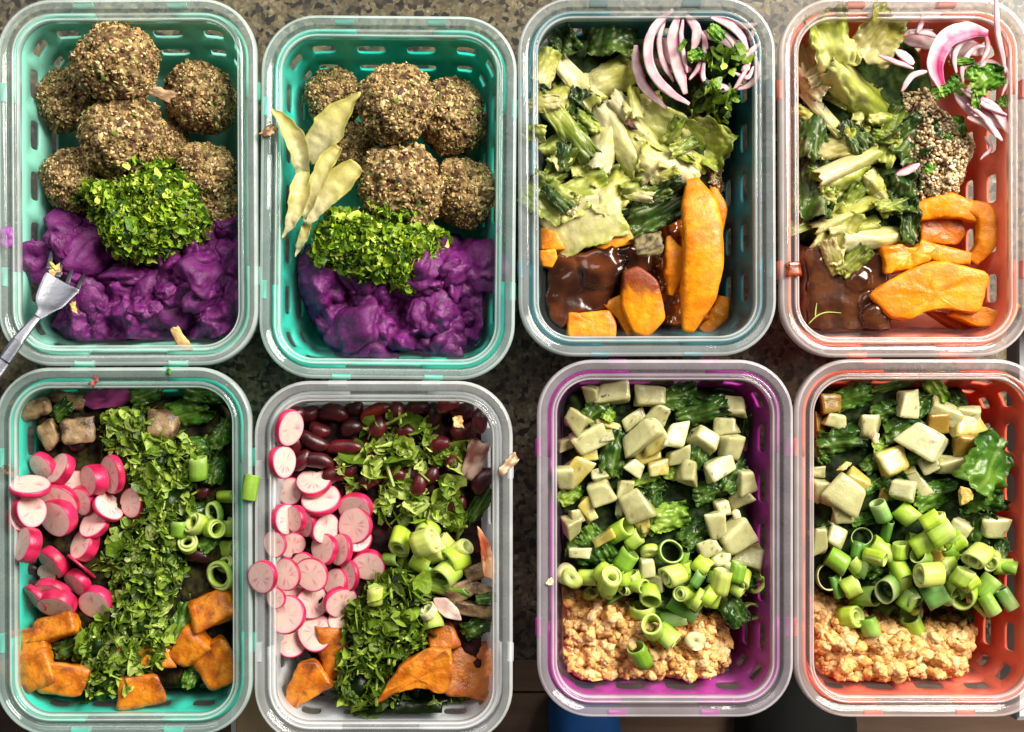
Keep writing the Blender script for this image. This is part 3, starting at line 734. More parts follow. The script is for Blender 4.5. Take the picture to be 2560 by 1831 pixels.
def scallion(key, fr, px, py, diam, length, tilt, az, tone, wall=.28, z=None, seed=0, cap=6.9, solid=False, squash=1.0):
    rad = cm(fr, diam)/2*1.1; tl = math.radians(tilt); half = length/2*math.cos(tl)+rad*math.sin(tl)
    loc = settle(fr, px, py, max(rad, length/2)*.85, half, q=60, z=z, cap=cap)
    co, ci = lin(SCOL[tone][0]), lin(SCOL[tone][1])*(.8 if tone in 'dgb' else 1)
    rs = np.random.default_rng(seed+77); wall = wall*rs.uniform(.6, .95); squash = squash*rs.uniform(.72, 1.0)
    V, F, C = tube_mesh(rad, length, .93 if solid else wall, co, ci, seed, squash=squash)
    g_ = (V[:, 2]/length+.5)[:, None]*rs.uniform(0, .45); C = np.clip(C*(1-g_)+lin('#dfe2a0')*g_, 0, 1)
    R = lean(tilt, az) @ Rz(seed*53 % 360)
    o = mesh('scallion_ring', V, F, 'scallion', loc=loc, rot=R, col=C)
    if (tone in 'wpy' or (tone == 'l' and seed % 2)) and not solid and wall < .5:
        V2, F2, C2 = tube_mesh(rad*(1-wall)*.93, length*rs.uniform(.85, 1.08), .4 if tone != 'l' else .16, mix(co, lin('#e6edb0'), .5), ci, seed+1); mesh('inner_layer', V2, F2, 'scallion', o, col=C2)
    nm = {'w': 'white', 'p': 'pale yellow', 'y': 'yellow-green', 'l': 'lime green', 'g': 'bright green', 'd': 'dark green', 'b': 'blue-green'}[tone]
    d = nm+(' solid scallion slice' if solid else ' scallion ring showing its open end' if tilt < 62 else ' scallion piece lying on its side')
    ranked(o, d, CONT[key].place, 'scallion piece', 'sliced scallion pieces'); return o

def cube(key, fr, px, py, w, h, rot, tone='c', z=None, seed=0, t=None, tilt=None, cap=6.6, name='kohlrabi_cube'):
    r = np.random.default_rng(seed+500); w, h = cm(fr, w)*.96, cm(fr, h)*.96; t = t or min(1.25, max(.5, min(w, h)*.85))
    V, F = chunk_verts(w, h, t, seed, 8, .28, .2, .04)
    base = {'c': '#b2ae7c', 'y': '#b8a854', 'a': '#8c6e2a', 'o': '#9c9868', 'w': '#bfbe92'}[tone]
    f = fbm(V*1.1+seed, 3); C = mix(lin(base)*.92, lin('#c2c090' if tone != 'a' else '#b08d48'), sstep(-.2, .5, f)*.6)
    spk = sstep(.58, .66, noise(V*5.5+seed*2)); C = mix(C, lin('#6a5a26'), spk*.8)
    tl = r.uniform(8, 34) if tilt is None else tilt; az = r.uniform(0, 360)
    loc = settle(fr, px, py, min(w, h)/2, t/2*.95, q=60, z=z, cap=cap)
    o = mesh(name, V, F, 'cube', loc=loc, rot=lean(tl, az) @ Rz(rot), col=C)
    d = {'c': 'cream cooked kohlrabi cube', 'y': 'glossy yellow kohlrabi cube', 'a': 'browned amber kohlrabi piece', 'o': 'dull beige kohlrabi cube', 'w': 'white kohlrabi cube'}[tone]
    asp = max(w, h)/min(w, h); d = d if asp < 1.8 else d.replace('cube', 'stick').replace('piece', 'stick')
    ranked(o, d, CONT[key].place, 'vegetable cube', 'diced cooked kohlrabi'); return o

def sheet(key, fr, px, py, ln, wd, rot, cols, desc, curl=0.6, ruffle=.25, tilt=(0, 0), z=None, seed=0, rib=.06, nribs=7, round_=0.35, mat='lettuce', name='lettuce_piece', cat='lettuce piece', group='wilted lettuce pieces', half=.35, cap=7.0, along=True, veins=False, q=75, sc=1.0, roll=0.0, fold=0):
    """leaf piece: ln along its ribs (direction rot), wd across; bent, ruffled, ragged"""
    r = np.random.default_rng(seed+900); ln, wd = cm(fr, ln)*sc, cm(fr, wd)*sc; nu, nv = 26, 30
    u, v = np.meshgrid(np.linspace(-1, 1, nu), np.linspace(-1, 1, nv)); u0, v0 = u.ravel(), v.ravel()
    # square -> partly rounded outline with ragged edge
    du, dv = u0*np.sqrt(1-v0**2/2), v0*np.sqrt(1-u0**2/2); u1, v1 = u0*(1-round_)+du*round_, v0*(1-round_)+dv*round_
    edge = np.maximum(np.abs(u0), np.abs(v0)); rag = 1+.16*fbm(np.stack([u0*2.2+seed*3, v0*2.2], 1), 4)*edge
    u1, v1 = u1*rag, v1*rag
    x = u1*wd/2; y = v1*ln/2
    zz = ruffle*(.25+edge**2)*fbm(np.stack([u1*1.7+seed*5, v1*1.7, np.full_like(u1, seed)], 1), 3)*min(ln, wd)*.55
    zz = zz+ruffle*.22*edge**3*fbm(np.stack([u1*4.5+seed*5, v1*4.5, np.full_like(u1, seed+5)], 1), 2)*min(ln, wd)
    zz = zz+rib*np.cos(u1*PI*nribs/2)*np.exp(-np.abs(u1)*.6)*.5
    for _ in range(fold):
        sl_, u_ = r.uniform(-.8, .8), r.uniform(-.5, .5); zz = zz-r.choice([-1, 1])*r.uniform(.18, .42)*min(ln, wd)*np.sqrt((u1-u_+sl_*v1)**2+.006)*.6
    if mat == 'lettuce': zz = zz+.035*fbm(np.stack([u1*wd*1.6+seed, v1*ln*.9, np.full_like(u1, seed*3.)], 1), 3)
    if veins:
        vd = np.minimum(np.abs(u1), np.abs(((v1-np.abs(u1)*.7)*1.3+.15*noise(np.stack([u1*2+seed, v1*2], 1))+100) % 1-.5)*.6+.05); zz = zz-.02*np.exp(-(vd/.07)**2)
    th = curl*u1*PI/2                                    # bend across
    if abs(curl) > .05:
        R0 = wd/(curl*PI); x = R0*np.sin(th); zz = zz+R0*(np.cos(th)-1)*1.0+R0*(1-math.cos(curl*PI/2))*.5
    if roll:
        ph = roll*v1*PI/2; R1 = ln/(roll*PI); y = R1*np.sin(ph); zz = zz+R1*(np.cos(ph)-1)
    V = np.stack([x, y, zz], 1); V[:, 2] -= V[:, 2].mean()
    I = np.arange(nu*nv).reshape(nv, nu); F = np.stack([I[:-1, :-1].ravel(), I[:-1, 1:].ravel(), I[1:, 1:].ravel(), I[1:, :-1].ravel()], 1)
    c0, c1, c2 = [lin(h) for h in cols]                  # rib colour, blade, edge/tip
    t = (v1+1)/2 if along else edge
    st = fbm(np.stack([u1*6+seed, v1*.9, np.full_like(u1, seed*2.)], 1), 3)
    C = mix(c0, c1, sstep(.15, .7, t+.35*st)); C = mix(C, c2, sstep(.75, 1.05, .55*t+.5*edge+.3*st))
    C = C*(1+(.13 if mat == 'lettuce' else .08)*np.cos(u1*PI*nribs*1.3+st*3)[:, None]*.5)
    if veins: C = mix(C, lin('#9fb75a'), np.exp(-(vd/.05)**2)*.45)
    elif mat == 'lettuce':
        vl = np.abs(((u1*2.2+(v1+1)*u1*1.4+.25*st)+50) % .8-.4); C = mix(C, lin('#ece6c0'), np.exp(-(vl/.06)**2)*.4); C = np.clip(C, 0, 1)
    loc = settle(fr, px, py, min(ln, wd)*.45, half, q=q, z=z, cap=cap)
    Rm = Rz(rot-90) @ Rx(tilt[0]) @ Ry(tilt[1])
    o = mesh(name, V, F, mat, loc=loc, rot=Rm, col=np.clip(C, 0, 1))
    md = o.modifiers.new('thickness', 'SOLIDIFY'); md.thickness = 0.0006 if mat == 'lettuce' else 0.0003; md.offset = 0
    ranked(o, desc, CONT[key].place, cat, group); return o

def strip(name, fr, pts, z, wid, thk, mat, colf, cup=0.0, n_along=26, n_sec=16, sq=2.2, rough=.02, seed=0, up=None, parent=None):
    """swept piece (onion arc, endive leaf, squash crescent, stem) through photo points"""
    C = px_path(fr, pts, z); wid = [cm(fr, w) for w in wid]
    V, F, ac, al, sa = sweep(C, wid, thk, n_along, n_sec, up, cup, sq, rough, seed); col = colf(V, ac, al, sa)
    Vc, c = centre(V)
    return mesh(name, Vc, F, mat, parent, loc=c, col=np.clip(col, 0, 1))
def mark(o, r=.5):   # raise the height map under a strip
    mw = np.array([v.co[:] for v in o.data.vertices])/S+np.array(o.location)/S
    iy, ix = hidx(mw[:, 0], mw[:, 1]); np.maximum.at(HMAP, (iy, ix), mw[:, 2])

def prism(name, fr, poly, z, thick, mat, colf, rough=.04, seed=0, bevel=.12, tilt=(0, 0), sub=5, parent=None):
    """slab cut to an outline read off the photo: real thickness, rounded edges, uneven faces"""
    P = np.array([W_(fr, x, y, z) for x, y in poly]); c = P.mean(0)
    # resample the outline
    Q = np.concatenate([P, P[:1]]); L = np.concatenate([[0], np.cumsum(np.linalg.norm(np.diff(Q, axis=0), axis=1))])
    m = 48; s = np.linspace(0, L[-1], m, endpoint=False); O = np.stack([np.interp(s, L, Q[:, k]) for k in (0, 1)], 1)
    O = (O*2+np.roll(O, 1, 0)+np.roll(O, -1, 0))/4
    rings = [(0.001, .5), (.3, .5), (.6, .5), (.9, .5), (.965, .475), (1.0, .40), (1.015, 0), (1.0, -.4), (.9, -.5), (.4, -.5), (.001, -.5)]
    V = []
    for k, (q, h) in enumerate(rings):
        X = c+(O-c)*q; V.append(np.concatenate([X, np.full((m, 1), h*thick)], 1))
    V = np.concatenate(V); F = []
    for k in range(len(rings)-1):
        for i in range(m):
            j = (i+1) % m; F.append((k*m+i, (k+1)*m+i, (k+1)*m+j, k*m+j))
    V = V-np.array([c[0], c[1], 0]); V[:, 2] += tilt[0]*V[:, 0]+tilt[1]*V[:, 1]
    V = V+np.stack([fbm(V*1.3+seed*3.7+k*11, 4) for k in range(3)], 1)*rough
    C = colf(V, np.repeat([r[0] for r in rings], m), np.repeat([r[1] for r in rings], m))
    o = mesh(name, V, F, mat, parent, loc=(c[0], c[1], z), col=np.clip(C, 0, 1))
    w = V+np.array([c[0], c[1], z]); iy, ix = hidx(w[:, 0], w[:, 1]); np.maximum.at(HMAP, (iy, ix), w[:, 2])
    return o
def blob(name, fr, px, py, w, h, t, rot, mat, colf, z=None, seed=0, rough=.12, n=12, rnd=.5, jit=.14, tilt=10, q=60, cap=6.6, fr_=1.1):
    w, h = cm(fr, w), cm(fr, h); V, F = chunk_verts(w, h, t, seed, n, rnd, jit, rough, fr_)
    loc = settle(fr, px, py, min(w, h)/2, t/2*.9, q=q, z=z, cap=cap)
    return mesh(name, V, F, mat, loc=loc, rot=lean(tilt, seed*71 % 360) @ Rz(rot), col=np.clip(colf(V), 0, 1))

# ------------------------------------------------------------------ setting: granite counter, wooden floor below, what shows beside it
def slab(name, pts, z0, z1, mat, parent=None, bev=.25):
    import bmesh
    P = np.array(pts, float); n = len(P); c = P.mean(0)
    V = [(x, y, z0) for x, y in P]+[(x, y, z1-bev) for x, y in P]
    ins = P+(c-P)/np.linalg.norm(c-P, axis=1, keepdims=True)*bev*1.3
    V += [(x, y, z1) for x, y in ins]; F = [tuple(range(n))[::-1], tuple(range(2*n, 3*n))]
    for k in (0, 1):
        for i in range(n):
            j = (i+1) % n; F.append((k*n+i, k*n+j, (k+1)*n+j, (k+1)*n+i))
    return mesh(name, V, F, mat, parent, smooth=False)
ex, ey = W_('D', 2236, 1466, 0); _, ey2 = W_('D', 0, 690, 0)
ct = slab('counter', [(-60, ey), (ex, ey), (ex, ey2), (60, ey2), (60, 60), (-60, 60)], -3.5, 0.0, 'granite'); ct['kind'] = 'structure'
FZ = -60.0
fl = mesh('floor', [(-160, -160, FZ-1), (160, -160, FZ-1), (160, 160, FZ-1), (-160, 160, FZ-1)], [(0, 1, 2, 3)], 'grout', smooth=False); fl['kind'] = 'structure'
PL = slab('plank', [(-40, -3.4), (40, -3.4), (40, 3.4), (-40, 3.4)], -1.0, 0.0, 'floor_wood', bev=.15); plank_me = PL.data; bpy.data.objects.remove(PL)
for r_ in range(-6, 4):
    for c_ in range(-1, 2):
        o = mobj('plank', plank_me, fl, loc=(c_*80.5+(r_ % 3)*27-10, -20+r_*7.0, FZ))
bx0, by0 = W_('D', 522, 1440, -2); bx1, _ = W_('D', 700, 1440, -2)
cb = empty('bamboo_board', ((bx0+bx1)/2, -19, -4)); tag(cb, 'light bamboo board with a white edge, between the two lower left containers', 'board')
slab('panel', [(bx0-(bx0+bx1)/2, -8), (bx1-(bx0+bx1)/2, -8), (bx1-(bx0+bx1)/2, 4.0), (bx0-(bx0+bx1)/2, 4.0)], 0, 1.6, 'board_wood', cb, .08)
slab('edge_band', [(bx0-(bx0+bx1)/2-.35, -8), (bx0-(bx0+bx1)/2-.02, -8), (bx0-(bx0+bx1)/2-.02, 4.0), (bx0-(bx0+bx1)/2-.35, 4.0)], 0, 1.5, 'white_edge', cb, .05)
# blue cloth and black shoe toe on the floor under the counter edge
def toe(name, x, y, z, w, l, h, mat, label, cat, pw):
    V, F = icos(4); V = V.copy(); V = np.sign(V)*np.abs(V)**pw; V *= np.array([w/2, l/2, h]); V[:, 2] = np.maximum(V[:, 2], 0)
    V += .25*np.stack([fbm(V*.2+k*9, 3) for k in range(3)], 1)*np.array([1, 1, .6]); o = mesh(name, V, F, mat, loc=(x, y, z)); tag(o, label, cat); return o
bx, by = W_('D', 1302, 1650, FZ+6); toe('blue_cloth', bx, by, FZ, 7.2, 10, 7, 'blue_cloth', 'folded blue cloth on the wooden floor, peeking out below the purple container', 'cloth', .6)
bx, by = W_('D', 1790, 1665, FZ+6); toe('black_shoe', bx, by, FZ, 12, 16, 8, 'black_rubber', 'black rounded shoe tip on the floor between the two lower right containers', 'shoe', .8)
sx, _ = W_('D', 2258, 0, -6); st = slab('beige_panel', [(sx, ey-5), (sx+8, ey-5), (sx+8, ey2-.3), (sx, ey2-.3)], -9, -6, 'white_edge'); tag(st, 'pale upright panel edge beside the counter at the far right', 'panel')

# ------------------------------------------------------------------ the eight containers
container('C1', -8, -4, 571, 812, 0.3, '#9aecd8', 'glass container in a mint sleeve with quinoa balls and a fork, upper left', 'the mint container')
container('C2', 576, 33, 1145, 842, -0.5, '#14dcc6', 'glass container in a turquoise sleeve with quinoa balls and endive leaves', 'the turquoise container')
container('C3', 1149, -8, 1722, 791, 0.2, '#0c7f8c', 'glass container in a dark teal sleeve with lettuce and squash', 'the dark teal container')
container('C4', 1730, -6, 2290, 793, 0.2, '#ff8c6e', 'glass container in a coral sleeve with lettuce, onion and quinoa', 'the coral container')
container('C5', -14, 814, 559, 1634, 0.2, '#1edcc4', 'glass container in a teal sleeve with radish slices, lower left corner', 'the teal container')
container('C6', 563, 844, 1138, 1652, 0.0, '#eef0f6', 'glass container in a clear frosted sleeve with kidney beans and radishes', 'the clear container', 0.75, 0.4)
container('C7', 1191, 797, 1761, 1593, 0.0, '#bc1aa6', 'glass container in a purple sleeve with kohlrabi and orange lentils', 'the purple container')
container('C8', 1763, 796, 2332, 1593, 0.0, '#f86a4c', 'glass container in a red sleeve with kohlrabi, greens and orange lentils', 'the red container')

# ------------------------------------------------------------------ C1 and C2: purple mash, quinoa balls, green herb sauce
def purple(V, n, d):
    f = fbm(V*2.2, 4); c = mix(lin('#530f4f'), lin('#73226d'), sstep(-.4, .5, f)); c = mix(c, lin('#a866ae'), sstep(.25, .8, fbm(V*3+5, 3))*.22)
    return mix(c, lin('#4c0f40'), sstep(.3, .7, noise(V*.6+3))*.4)
o, _, _ = heap('purple_mash', 'C1', 'A1', [(190, 880), (330, 930), (650, 960), (900, 910), (1060, 930), (1060, 1540), (330, 1530), (180, 1430), (240, 1250), (150, 1190), (160, 1000)], 4.7, 1.1, 1.1, .5, 'mash', purple, ridged=-.5, micro=.05, gain=.3, seed=1, res=.075, lumps=[(640, 1370, 70, .7), (520, 1440, 130, .5), (820, 1200, 150, .5), (440, 1290, 80, .6), (940, 1180, 120, .4)])
tag(o, 'mashed purple sweet potato around the fork in the mint container', 'mash')
o, _, _ = heap('purple_mash', 'C2', 'A2', [(190, 1040), (450, 980), (850, 980), (985, 1090), (1050, 1330), (1010, 1530), (850, 1560), (380, 1540), (250, 1420), (190, 1300), (130, 1170)], 3.9, 1.4, .8, .5, 'mash', purple, ridged=-.3, micro=.05, gain=.3, seed=4, res=.075, lumps=[(480, 1400, 105, 1.5), (750, 1310, 125, 1.7), (280, 1170, 150, 1.2), (500, 1240, 110, 1.2), (760, 1130, 110, 1.2), (690, 1480, 110, .8), (900, 1170, 110, .6)])
tag(o, 'mashed purple sweet potato below the endive leaves in the turquoise container', 'mash')
def clumps(o, key, fr, poly, z, n, size, seed):
    r = np.random.default_rng(seed); P = np.array([W_(fr, x, y, z) for x, y in poly]); q = sample_poly(P, n, r, .15); q = q[c_in(CONT[key], q, z) > .3]; n = len(q)
    T = []; sc0 = r.uniform(*size, n)
    for i in range(5):
        V, F = icos(4); h = 1+.45*fbm(V*.9+i*7, 2)+.10*fbm(V*2.6+i*3, 3)+.035*fbm(V*8+i, 2); T.append((V*h[:, None]*np.array([.55, .42, .27]), F))
    zz = HMAP[hidx(q[:, 0], q[:, 1])]+r.uniform(-.3, -.05, n)*sc0/2; ctr = np.array(o.location)/S; sc = sc0
    C = np.tile(lin('#5c1856'), (n, 1))*r.uniform(.75, 1.2, (n, 1)); V, F, Cc = scatter_mesh(T, np.concatenate([q, zz[:, None]], 1)-ctr, rand_rot(hm_normal(q[:, 0], q[:, 1]), .3, r), sc, C, r.integers(0, 5, n))
    g = mesh('clumps', V, F, 'mash', o, col=purple(V, None, None)*.5+Cc*.5); g['kind'] = 'stuff'
MO = [x for x in bpy.data.objects if x.name.startswith('purple_mash')]
clumps(MO[0], 'C1', 'A1', [(200, 900), (1040, 950), (1040, 1500), (330, 1500), (220, 1420), (260, 1200)], 4.8, 30, (.7, 3.2), 5)
clumps(MO[1], 'C2', 'A2', [(200, 1060), (850, 1000), (970, 1100), (1010, 1330), (980, 1500), (400, 1500), (270, 1400), (170, 1180)], 4.6, 28, (.8, 3.3), 9)
for i, (x, y, r, z, l) in enumerate([(900, 900, 150, 2.9, 'dark quinoa ball low in the right corner above the purple mash of the mint container'), (300, 440, 160, 3.0, 'quinoa ball half hidden at the left behind the topmost ball, mint container'),
        (330, 800, 160, 3.0, 'quinoa ball half under the green herb sauce at left, mint container'), (880, 430, 180, 3.2, 'quinoa ball against the right wall, second from the top, mint container'),
        (900, 760, 150, 3.9, 'small crumbly quinoa ball against the right wall beside the herb sauce, mint container'), (700, 660, 150, 2.6, 'dark quinoa ball deep in the gap at the middle of the mint container'),
        (540, 600, 205, 4.4, 'quinoa ball directly above the herb sauce in the mint container'), (510, 280, 205, 5.4, 'large quinoa ball topmost of the pile in the mint container')]):
    qball('A1', x, y, cm('A1', r, z)*.95, z, l, i)
for i, (x, y, r, z, l) in enumerate([(330, 420, 135, 3.0, 'quinoa ball in the top left corner behind the endive leaf, turquoise container'), (830, 500, 165, 3.1, 'dark quinoa ball at the right of the topmost ball, turquoise container'),
        (410, 640, 135, 2.8, 'dark quinoa ball in shade between the endive leaves, turquoise container'), (890, 830, 160, 3.2, 'dark quinoa ball at the right of the lower ball, turquoise container'),
        (620, 800, 190, 4.3, 'light brown quinoa ball just above the herb sauce, turquoise container'), (600, 450, 178, 5.4, 'large pale quinoa ball topmost of the pile in the turquoise container')]):
    qball('A2', x, y, cm('A2', r, z), z, l, i+1)
PESTO = ['#6f9420', '#8aa92c', '#a6bf40', '#587a1a', '#c6d670', '#7a9c26', '#46641a', '#98b23a']
herbs('herb_sauce', 'C1', 'A1', [(300, 870), (330, 770), (510, 730), (680, 670), (770, 730), (850, 800), (890, 960), (830, 1040), (700, 1100), (560, 1140), (430, 1080), (400, 970)], 6.6, 2600, 'mound of chopped green herb sauce on the purple mash, mint container', PESTO, (.2, .58), 1.5, .4, seed=11, stems=.16, core='#2a4d0d')
herbs('herb_sauce', 'C2', 'A2', [(215, 960), (300, 860), (540, 870), (830, 980), (760, 1080), (650, 1250), (560, 1190), (450, 1210), (340, 1140), (225, 1090)], 6.4, 2800, 'mound of chopped green herb sauce below the endive leaves, turquoise container', PESTO, (.2, .58), 1.4, .4, seed=12, stems=.12, core='#2a4d0d')
# endive leaves
def endive(V, ac, al, sa):
    c = mix(lin('#dcd284'), lin('#e6deb4'), sstep(.2, .9, al)); c = mix(c, lin('#b7b24a'), sstep(.5, 1, np.abs(ac))*.6); c = c*(1+.10*np.cos(ac*14))[:, None]
    return mix(c, lin('#9a7c2a'), sstep(.75, 1, 1-al)*sstep(.2, .6, fbm(V*2, 3)+.3)*.5)
for i, (pts, z, wd, l) in enumerate([
        ([(445, 395), (350, 500), (290, 590), (225, 690)], [7.0, 6.7, 6.4, 5.8], [8, 90, 140, 120, 50], 'broad pale endive leaf leaning against the topmost quinoa ball'),
        ([(60, 462), (140, 545), (190, 660), (200, 760)], [7.3, 7.1, 6.6, 6.0], [5, 60, 85, 80, 40], 'narrow pale endive leaf whose tip reaches over the left rim'),
        ([(435, 705), (350, 790), (280, 870), (215, 960)], [6.4, 6.3, 6.2, 6.0], [70, 120, 100, 70, 30], 'endive leaf nearest the herb sauce, cut end to the upper right'),
        ([(355, 625), (295, 710), (235, 840), (205, 930)], [6.9, 6.8, 6.6, 6.2], [40, 75, 70, 55, 20], 'rolled yellow endive leaf in the middle of the endive bunch'),
        ([(205, 735), (190, 830), (160, 930), (112, 1020)], [6.6, 6.8, 6.7, 6.5], [50, 95, 75, 45, 5], 'pale endive leaf pointing down along the left wall'),
        ([(225, 950), (200, 1020), (165, 1098)], [5.8, 5.6, 5.3], [30, 45, 30, 5], 'thin endive tip at the left edge of the herb sauce')]):
    o = strip('endive_leaf', 'A2', pts, z, wd, [.05, .16, .16, .14, .05], 'lettuce', endive, cup=.3, sq=2.0, rough=.09, seed=i, n_along=36, n_sec=26); mark(o)
    tag(o, l, 'endive leaf', 'pale endive leaves')
def crumbcol(a, b): return lambda V: mix(lin(a), lin(b), sstep(-.3, .4, fbm(V*5, 3)))
def crumb(fr, x, y, s, z, a, b, label, seed, cat='crumb', name='food_crumb', mat='crumb', h=None, t=.2):
    o = blob(name, fr, x, y, s, (h or s*.6), t, seed*40, mat, crumbcol(a, b), z=z, seed=seed, rough=.12, n=8, rnd=.95, jit=.3, fr_=4); tag(o, label, cat); return o
crumb('A2', 60, 560, 75, 6.95, '#5a3a22', '#c09a70', 'brown quinoa crumb on the left rim of the turquoise container', 1, h=35)
crumb('A2', 1030, 975, 26, 6.2, '#8a2f8a', '#b04ab0', 'tiny purple mash speck on the right wall of the turquoise container', 2, t=.12)
crumb('A1', 790, 1492, 90, 5.6, '#b98a50', '#e0bd80', 'tan crumb at the bottom edge of the mint container', 3, h=45)
crumb('A1', 710, 405, 90, 6.2, '#8a6a48', '#b89878', 'loose pale crumb at the lower right of the topmost ball', 4, h=50)
crumb('A1', 245, 1195, 52, 5.9, '#b98450', '#e0b880', 'tan crumb on the fork tines', 5, h=50)
crumb('A1', 282, 1312, 26, 6.15, '#c9b85a', '#e6dc90', 'small yellow crumb on the middle of the fork head', 6)
crumb('A1', 320, 1350, 44, 5.95, '#b0a040', '#e0d080', 'yellow crumb at the right corner of the fork head', 7, h=22)
crumb('A1', 235, 1165, 60, 6.0, '#b7a238', '#d8cf70', 'yellow stem piece lying along the fork', 8, h=14)
# purple smear up the wall
V, F = chunk_verts(cm('A1', 120, 6), cm('A1', 150, 6), .8, 3, 12, .9, .25, .5, 1.3)
sm = mesh('mash_smear', V, F, 'mash', loc=(*W_('A1', 158, 1130, 4.9), 4.9), rot=Rz(-40) @ Ry(25), col=purple(V, None, None)); tag(sm, 'purple mash smeared up the left wall behind the fork', 'mash')
crumb('A1', 25, 1045, 60, 6.6, '#8d3a93', '#b565b8', 'purple mash bit on the left rim of the mint container', 9, mat='mash', h=75, t=.3)
# fork
fk = empty('fork', (*W_('A1', 230, 1290, 6.0), 6.0)); fo = np.array(fk.location)/S; tag(fk, 'steel fork with speckled handle resting in the purple mash', 'fork')
def fpart(name, pts, zs, wid, thk, cup=0, sq=3.0):
    C = px_path('A1', pts, zs)-fo; V, F, *_ = sweep(C, [cm('A1', w) for w in wid], thk, 26, 16, None, cup, sq); return mesh(name, V, F, 'steel', fk)
fpart('handle', [(-60, 1680), (10, 1590), (70, 1500), (130, 1425), (165, 1385)], [8.6, 8.2, 7.9, 7.5, 7.2], [70, 62, 55, 40, 34], [.35, .32, .3, .26, .24])
fpart('grip_band', [(20, 1577), (50, 1535), (82, 1490)], [8.32, 8.18, 8.02], [52, 50, 46], [.22, .2, .2])
fpart('head', [(160, 1392), (190, 1362), (215, 1325), (262, 1255), (278, 1232)], [7.22, 7.0, 6.7, 6.2, 6.05], [32, 60, 128, 168, 166], [.22, .18, .14, .12, .1], cup=.10)
for k in range(4):
    a = np.array([212+k*40, 1175+k*36]); b = a+np.array([26+6*k, -128+6*k])
    fpart('tine', [tuple(a), tuple((a+b)/2), tuple(b)], [6.1, 5.5, 4.5], [24, 20, 9], [.12, .12, .08])

# ------------------------------------------------------------------ C3: squash, brown sauce, lettuce, onion
def saucecol(V, n, d): return mix(lin('#2a1208'), lin('#5a2c14'), sstep(-.2, .6, fbm(V*.6, 2)))
def squashcol(V, ac=None, al=None, sa=None):
    f = fbm(V*1.0, 3); c = mix(lin('#cc7605'), lin('#dc8e0e'), sstep(-.3, .4, f)); c = mix(c, lin('#b65a08'), sstep(.25, .6, fbm(V*2.3+7, 3))*.5)
    return c
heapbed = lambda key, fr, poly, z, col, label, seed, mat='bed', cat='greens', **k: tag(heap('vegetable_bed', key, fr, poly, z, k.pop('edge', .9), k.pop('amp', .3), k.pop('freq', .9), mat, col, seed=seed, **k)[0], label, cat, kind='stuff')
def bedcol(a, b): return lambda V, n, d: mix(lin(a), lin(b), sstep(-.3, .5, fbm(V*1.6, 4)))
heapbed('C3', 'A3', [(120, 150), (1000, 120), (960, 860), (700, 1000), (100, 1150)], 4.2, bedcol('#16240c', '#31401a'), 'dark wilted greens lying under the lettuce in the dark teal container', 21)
heapbed('C3', 'A3', [(120, 1000), (760, 950), (940, 1000), (930, 1480), (700, 1540), (200, 1540), (100, 1400)], 3.0, bedcol('#7a3208', '#b35a10'), 'soft cooked squash under the brown sauce in the dark teal container', 22, 'sauce', 'squash')
o, _, _ = heap('brown_sauce', 'C3', 'A3', [(120, 1130), (300, 1120), (540, 1080), (670, 1130), (640, 1250), (500, 1280), (440, 1420), (280, 1460), (240, 1550), (120, 1540)], 4.4, .5, .22, .5, 'sauce', saucecol, seed=23, micro=.012, gain=.35, lumps=[(400, 1200, 110, .5)]); tag(o, 'thick brown sauce spooned over the squash in the dark teal container', 'sauce')
def crescent(fr, pts, z, wd, th, label, seed, cup=-.03, colf=squashcol, sq=4.5):
    o = strip('squash_slice', fr, pts, z, wd, th, 'squash', colf, cup=cup, n_along=40, n_sec=22, sq=sq, rough=.04, seed=seed); mark(o); tag(o, label, 'squash', 'cooked orange squash pieces'); return o
crescent('A3', [(905, 850), (935, 950), (935, 1060)], [4.2, 4.3, 4.2], [40, 70, 30], [.5, .8, .5], 'dark orange squash piece wedged behind the big crescent at right', 1)
crescent('A3', [(955, 1340), (930, 1420), (860, 1500)], [2.6, 2.6, 2.6], [50, 90, 60], [.6, .8, .6], 'dim squash piece low in the right corner of the dark teal container', 2)
crescent('A3', [(705, 1070), (735, 1190), (715, 1330)], [4.6, 4.8, 4.6], [20, 95, 100, 20], [.5, .9, .9, .5], 'small squash piece tucked against the left side of the big crescent', 3)
crescent('A3', [(810, 815), (848, 950), (862, 1120), (845, 1300), (790, 1500)], [5.2, 5.6, 5.7, 5.5, 5.0], [60, 165, 180, 185, 165, 50], [.7, 1.1, 1.2, 1.2, 1.1, .6], 'big orange squash crescent along the right side of the dark teal container', 4)
def chunkp(fr, poly, z, t, label, seed, tilt=(0, 0), rough=.035, colf=None, name='squash_slice', mat='squash', cat='squash', group='cooked orange squash pieces'):
    o = prism(name, fr, poly, z, t, mat, colf or (lambda V, q, h: squashcol(V)), rough, seed, tilt=tilt); tag(o, label, cat, group); return o
chunkp('A3', [(400, 1370), (490, 1330), (560, 1500), (520, 1530), (470, 1440)], 3.6, 1.4, 'dark side of a squash wedge behind the glossy cut wedge', 5)
chunkp('A3', [(245, 1410), (300, 1415), (440, 1400), (468, 1470), (465, 1530), (245, 1525)], 3.9, 1.6, 'orange squash cube at the bottom edge of the dark teal container', 6, (.05, -.1))
def tipcol(V, q, h):
    return mix(squashcol(V), lin('#7a3414'), sstep(.25, .75, V[:, 1]-.05+.25*fbm(V*2, 3)))
chunkp('A3', [(495, 1230), (560, 1205), (650, 1270), (690, 1440), (605, 1530), (545, 1510), (487, 1380)], 4.6, 1.7, 'bright cut squash wedge with brown sauce on its upper end', 7, (.0, .12), colf=tipcol)
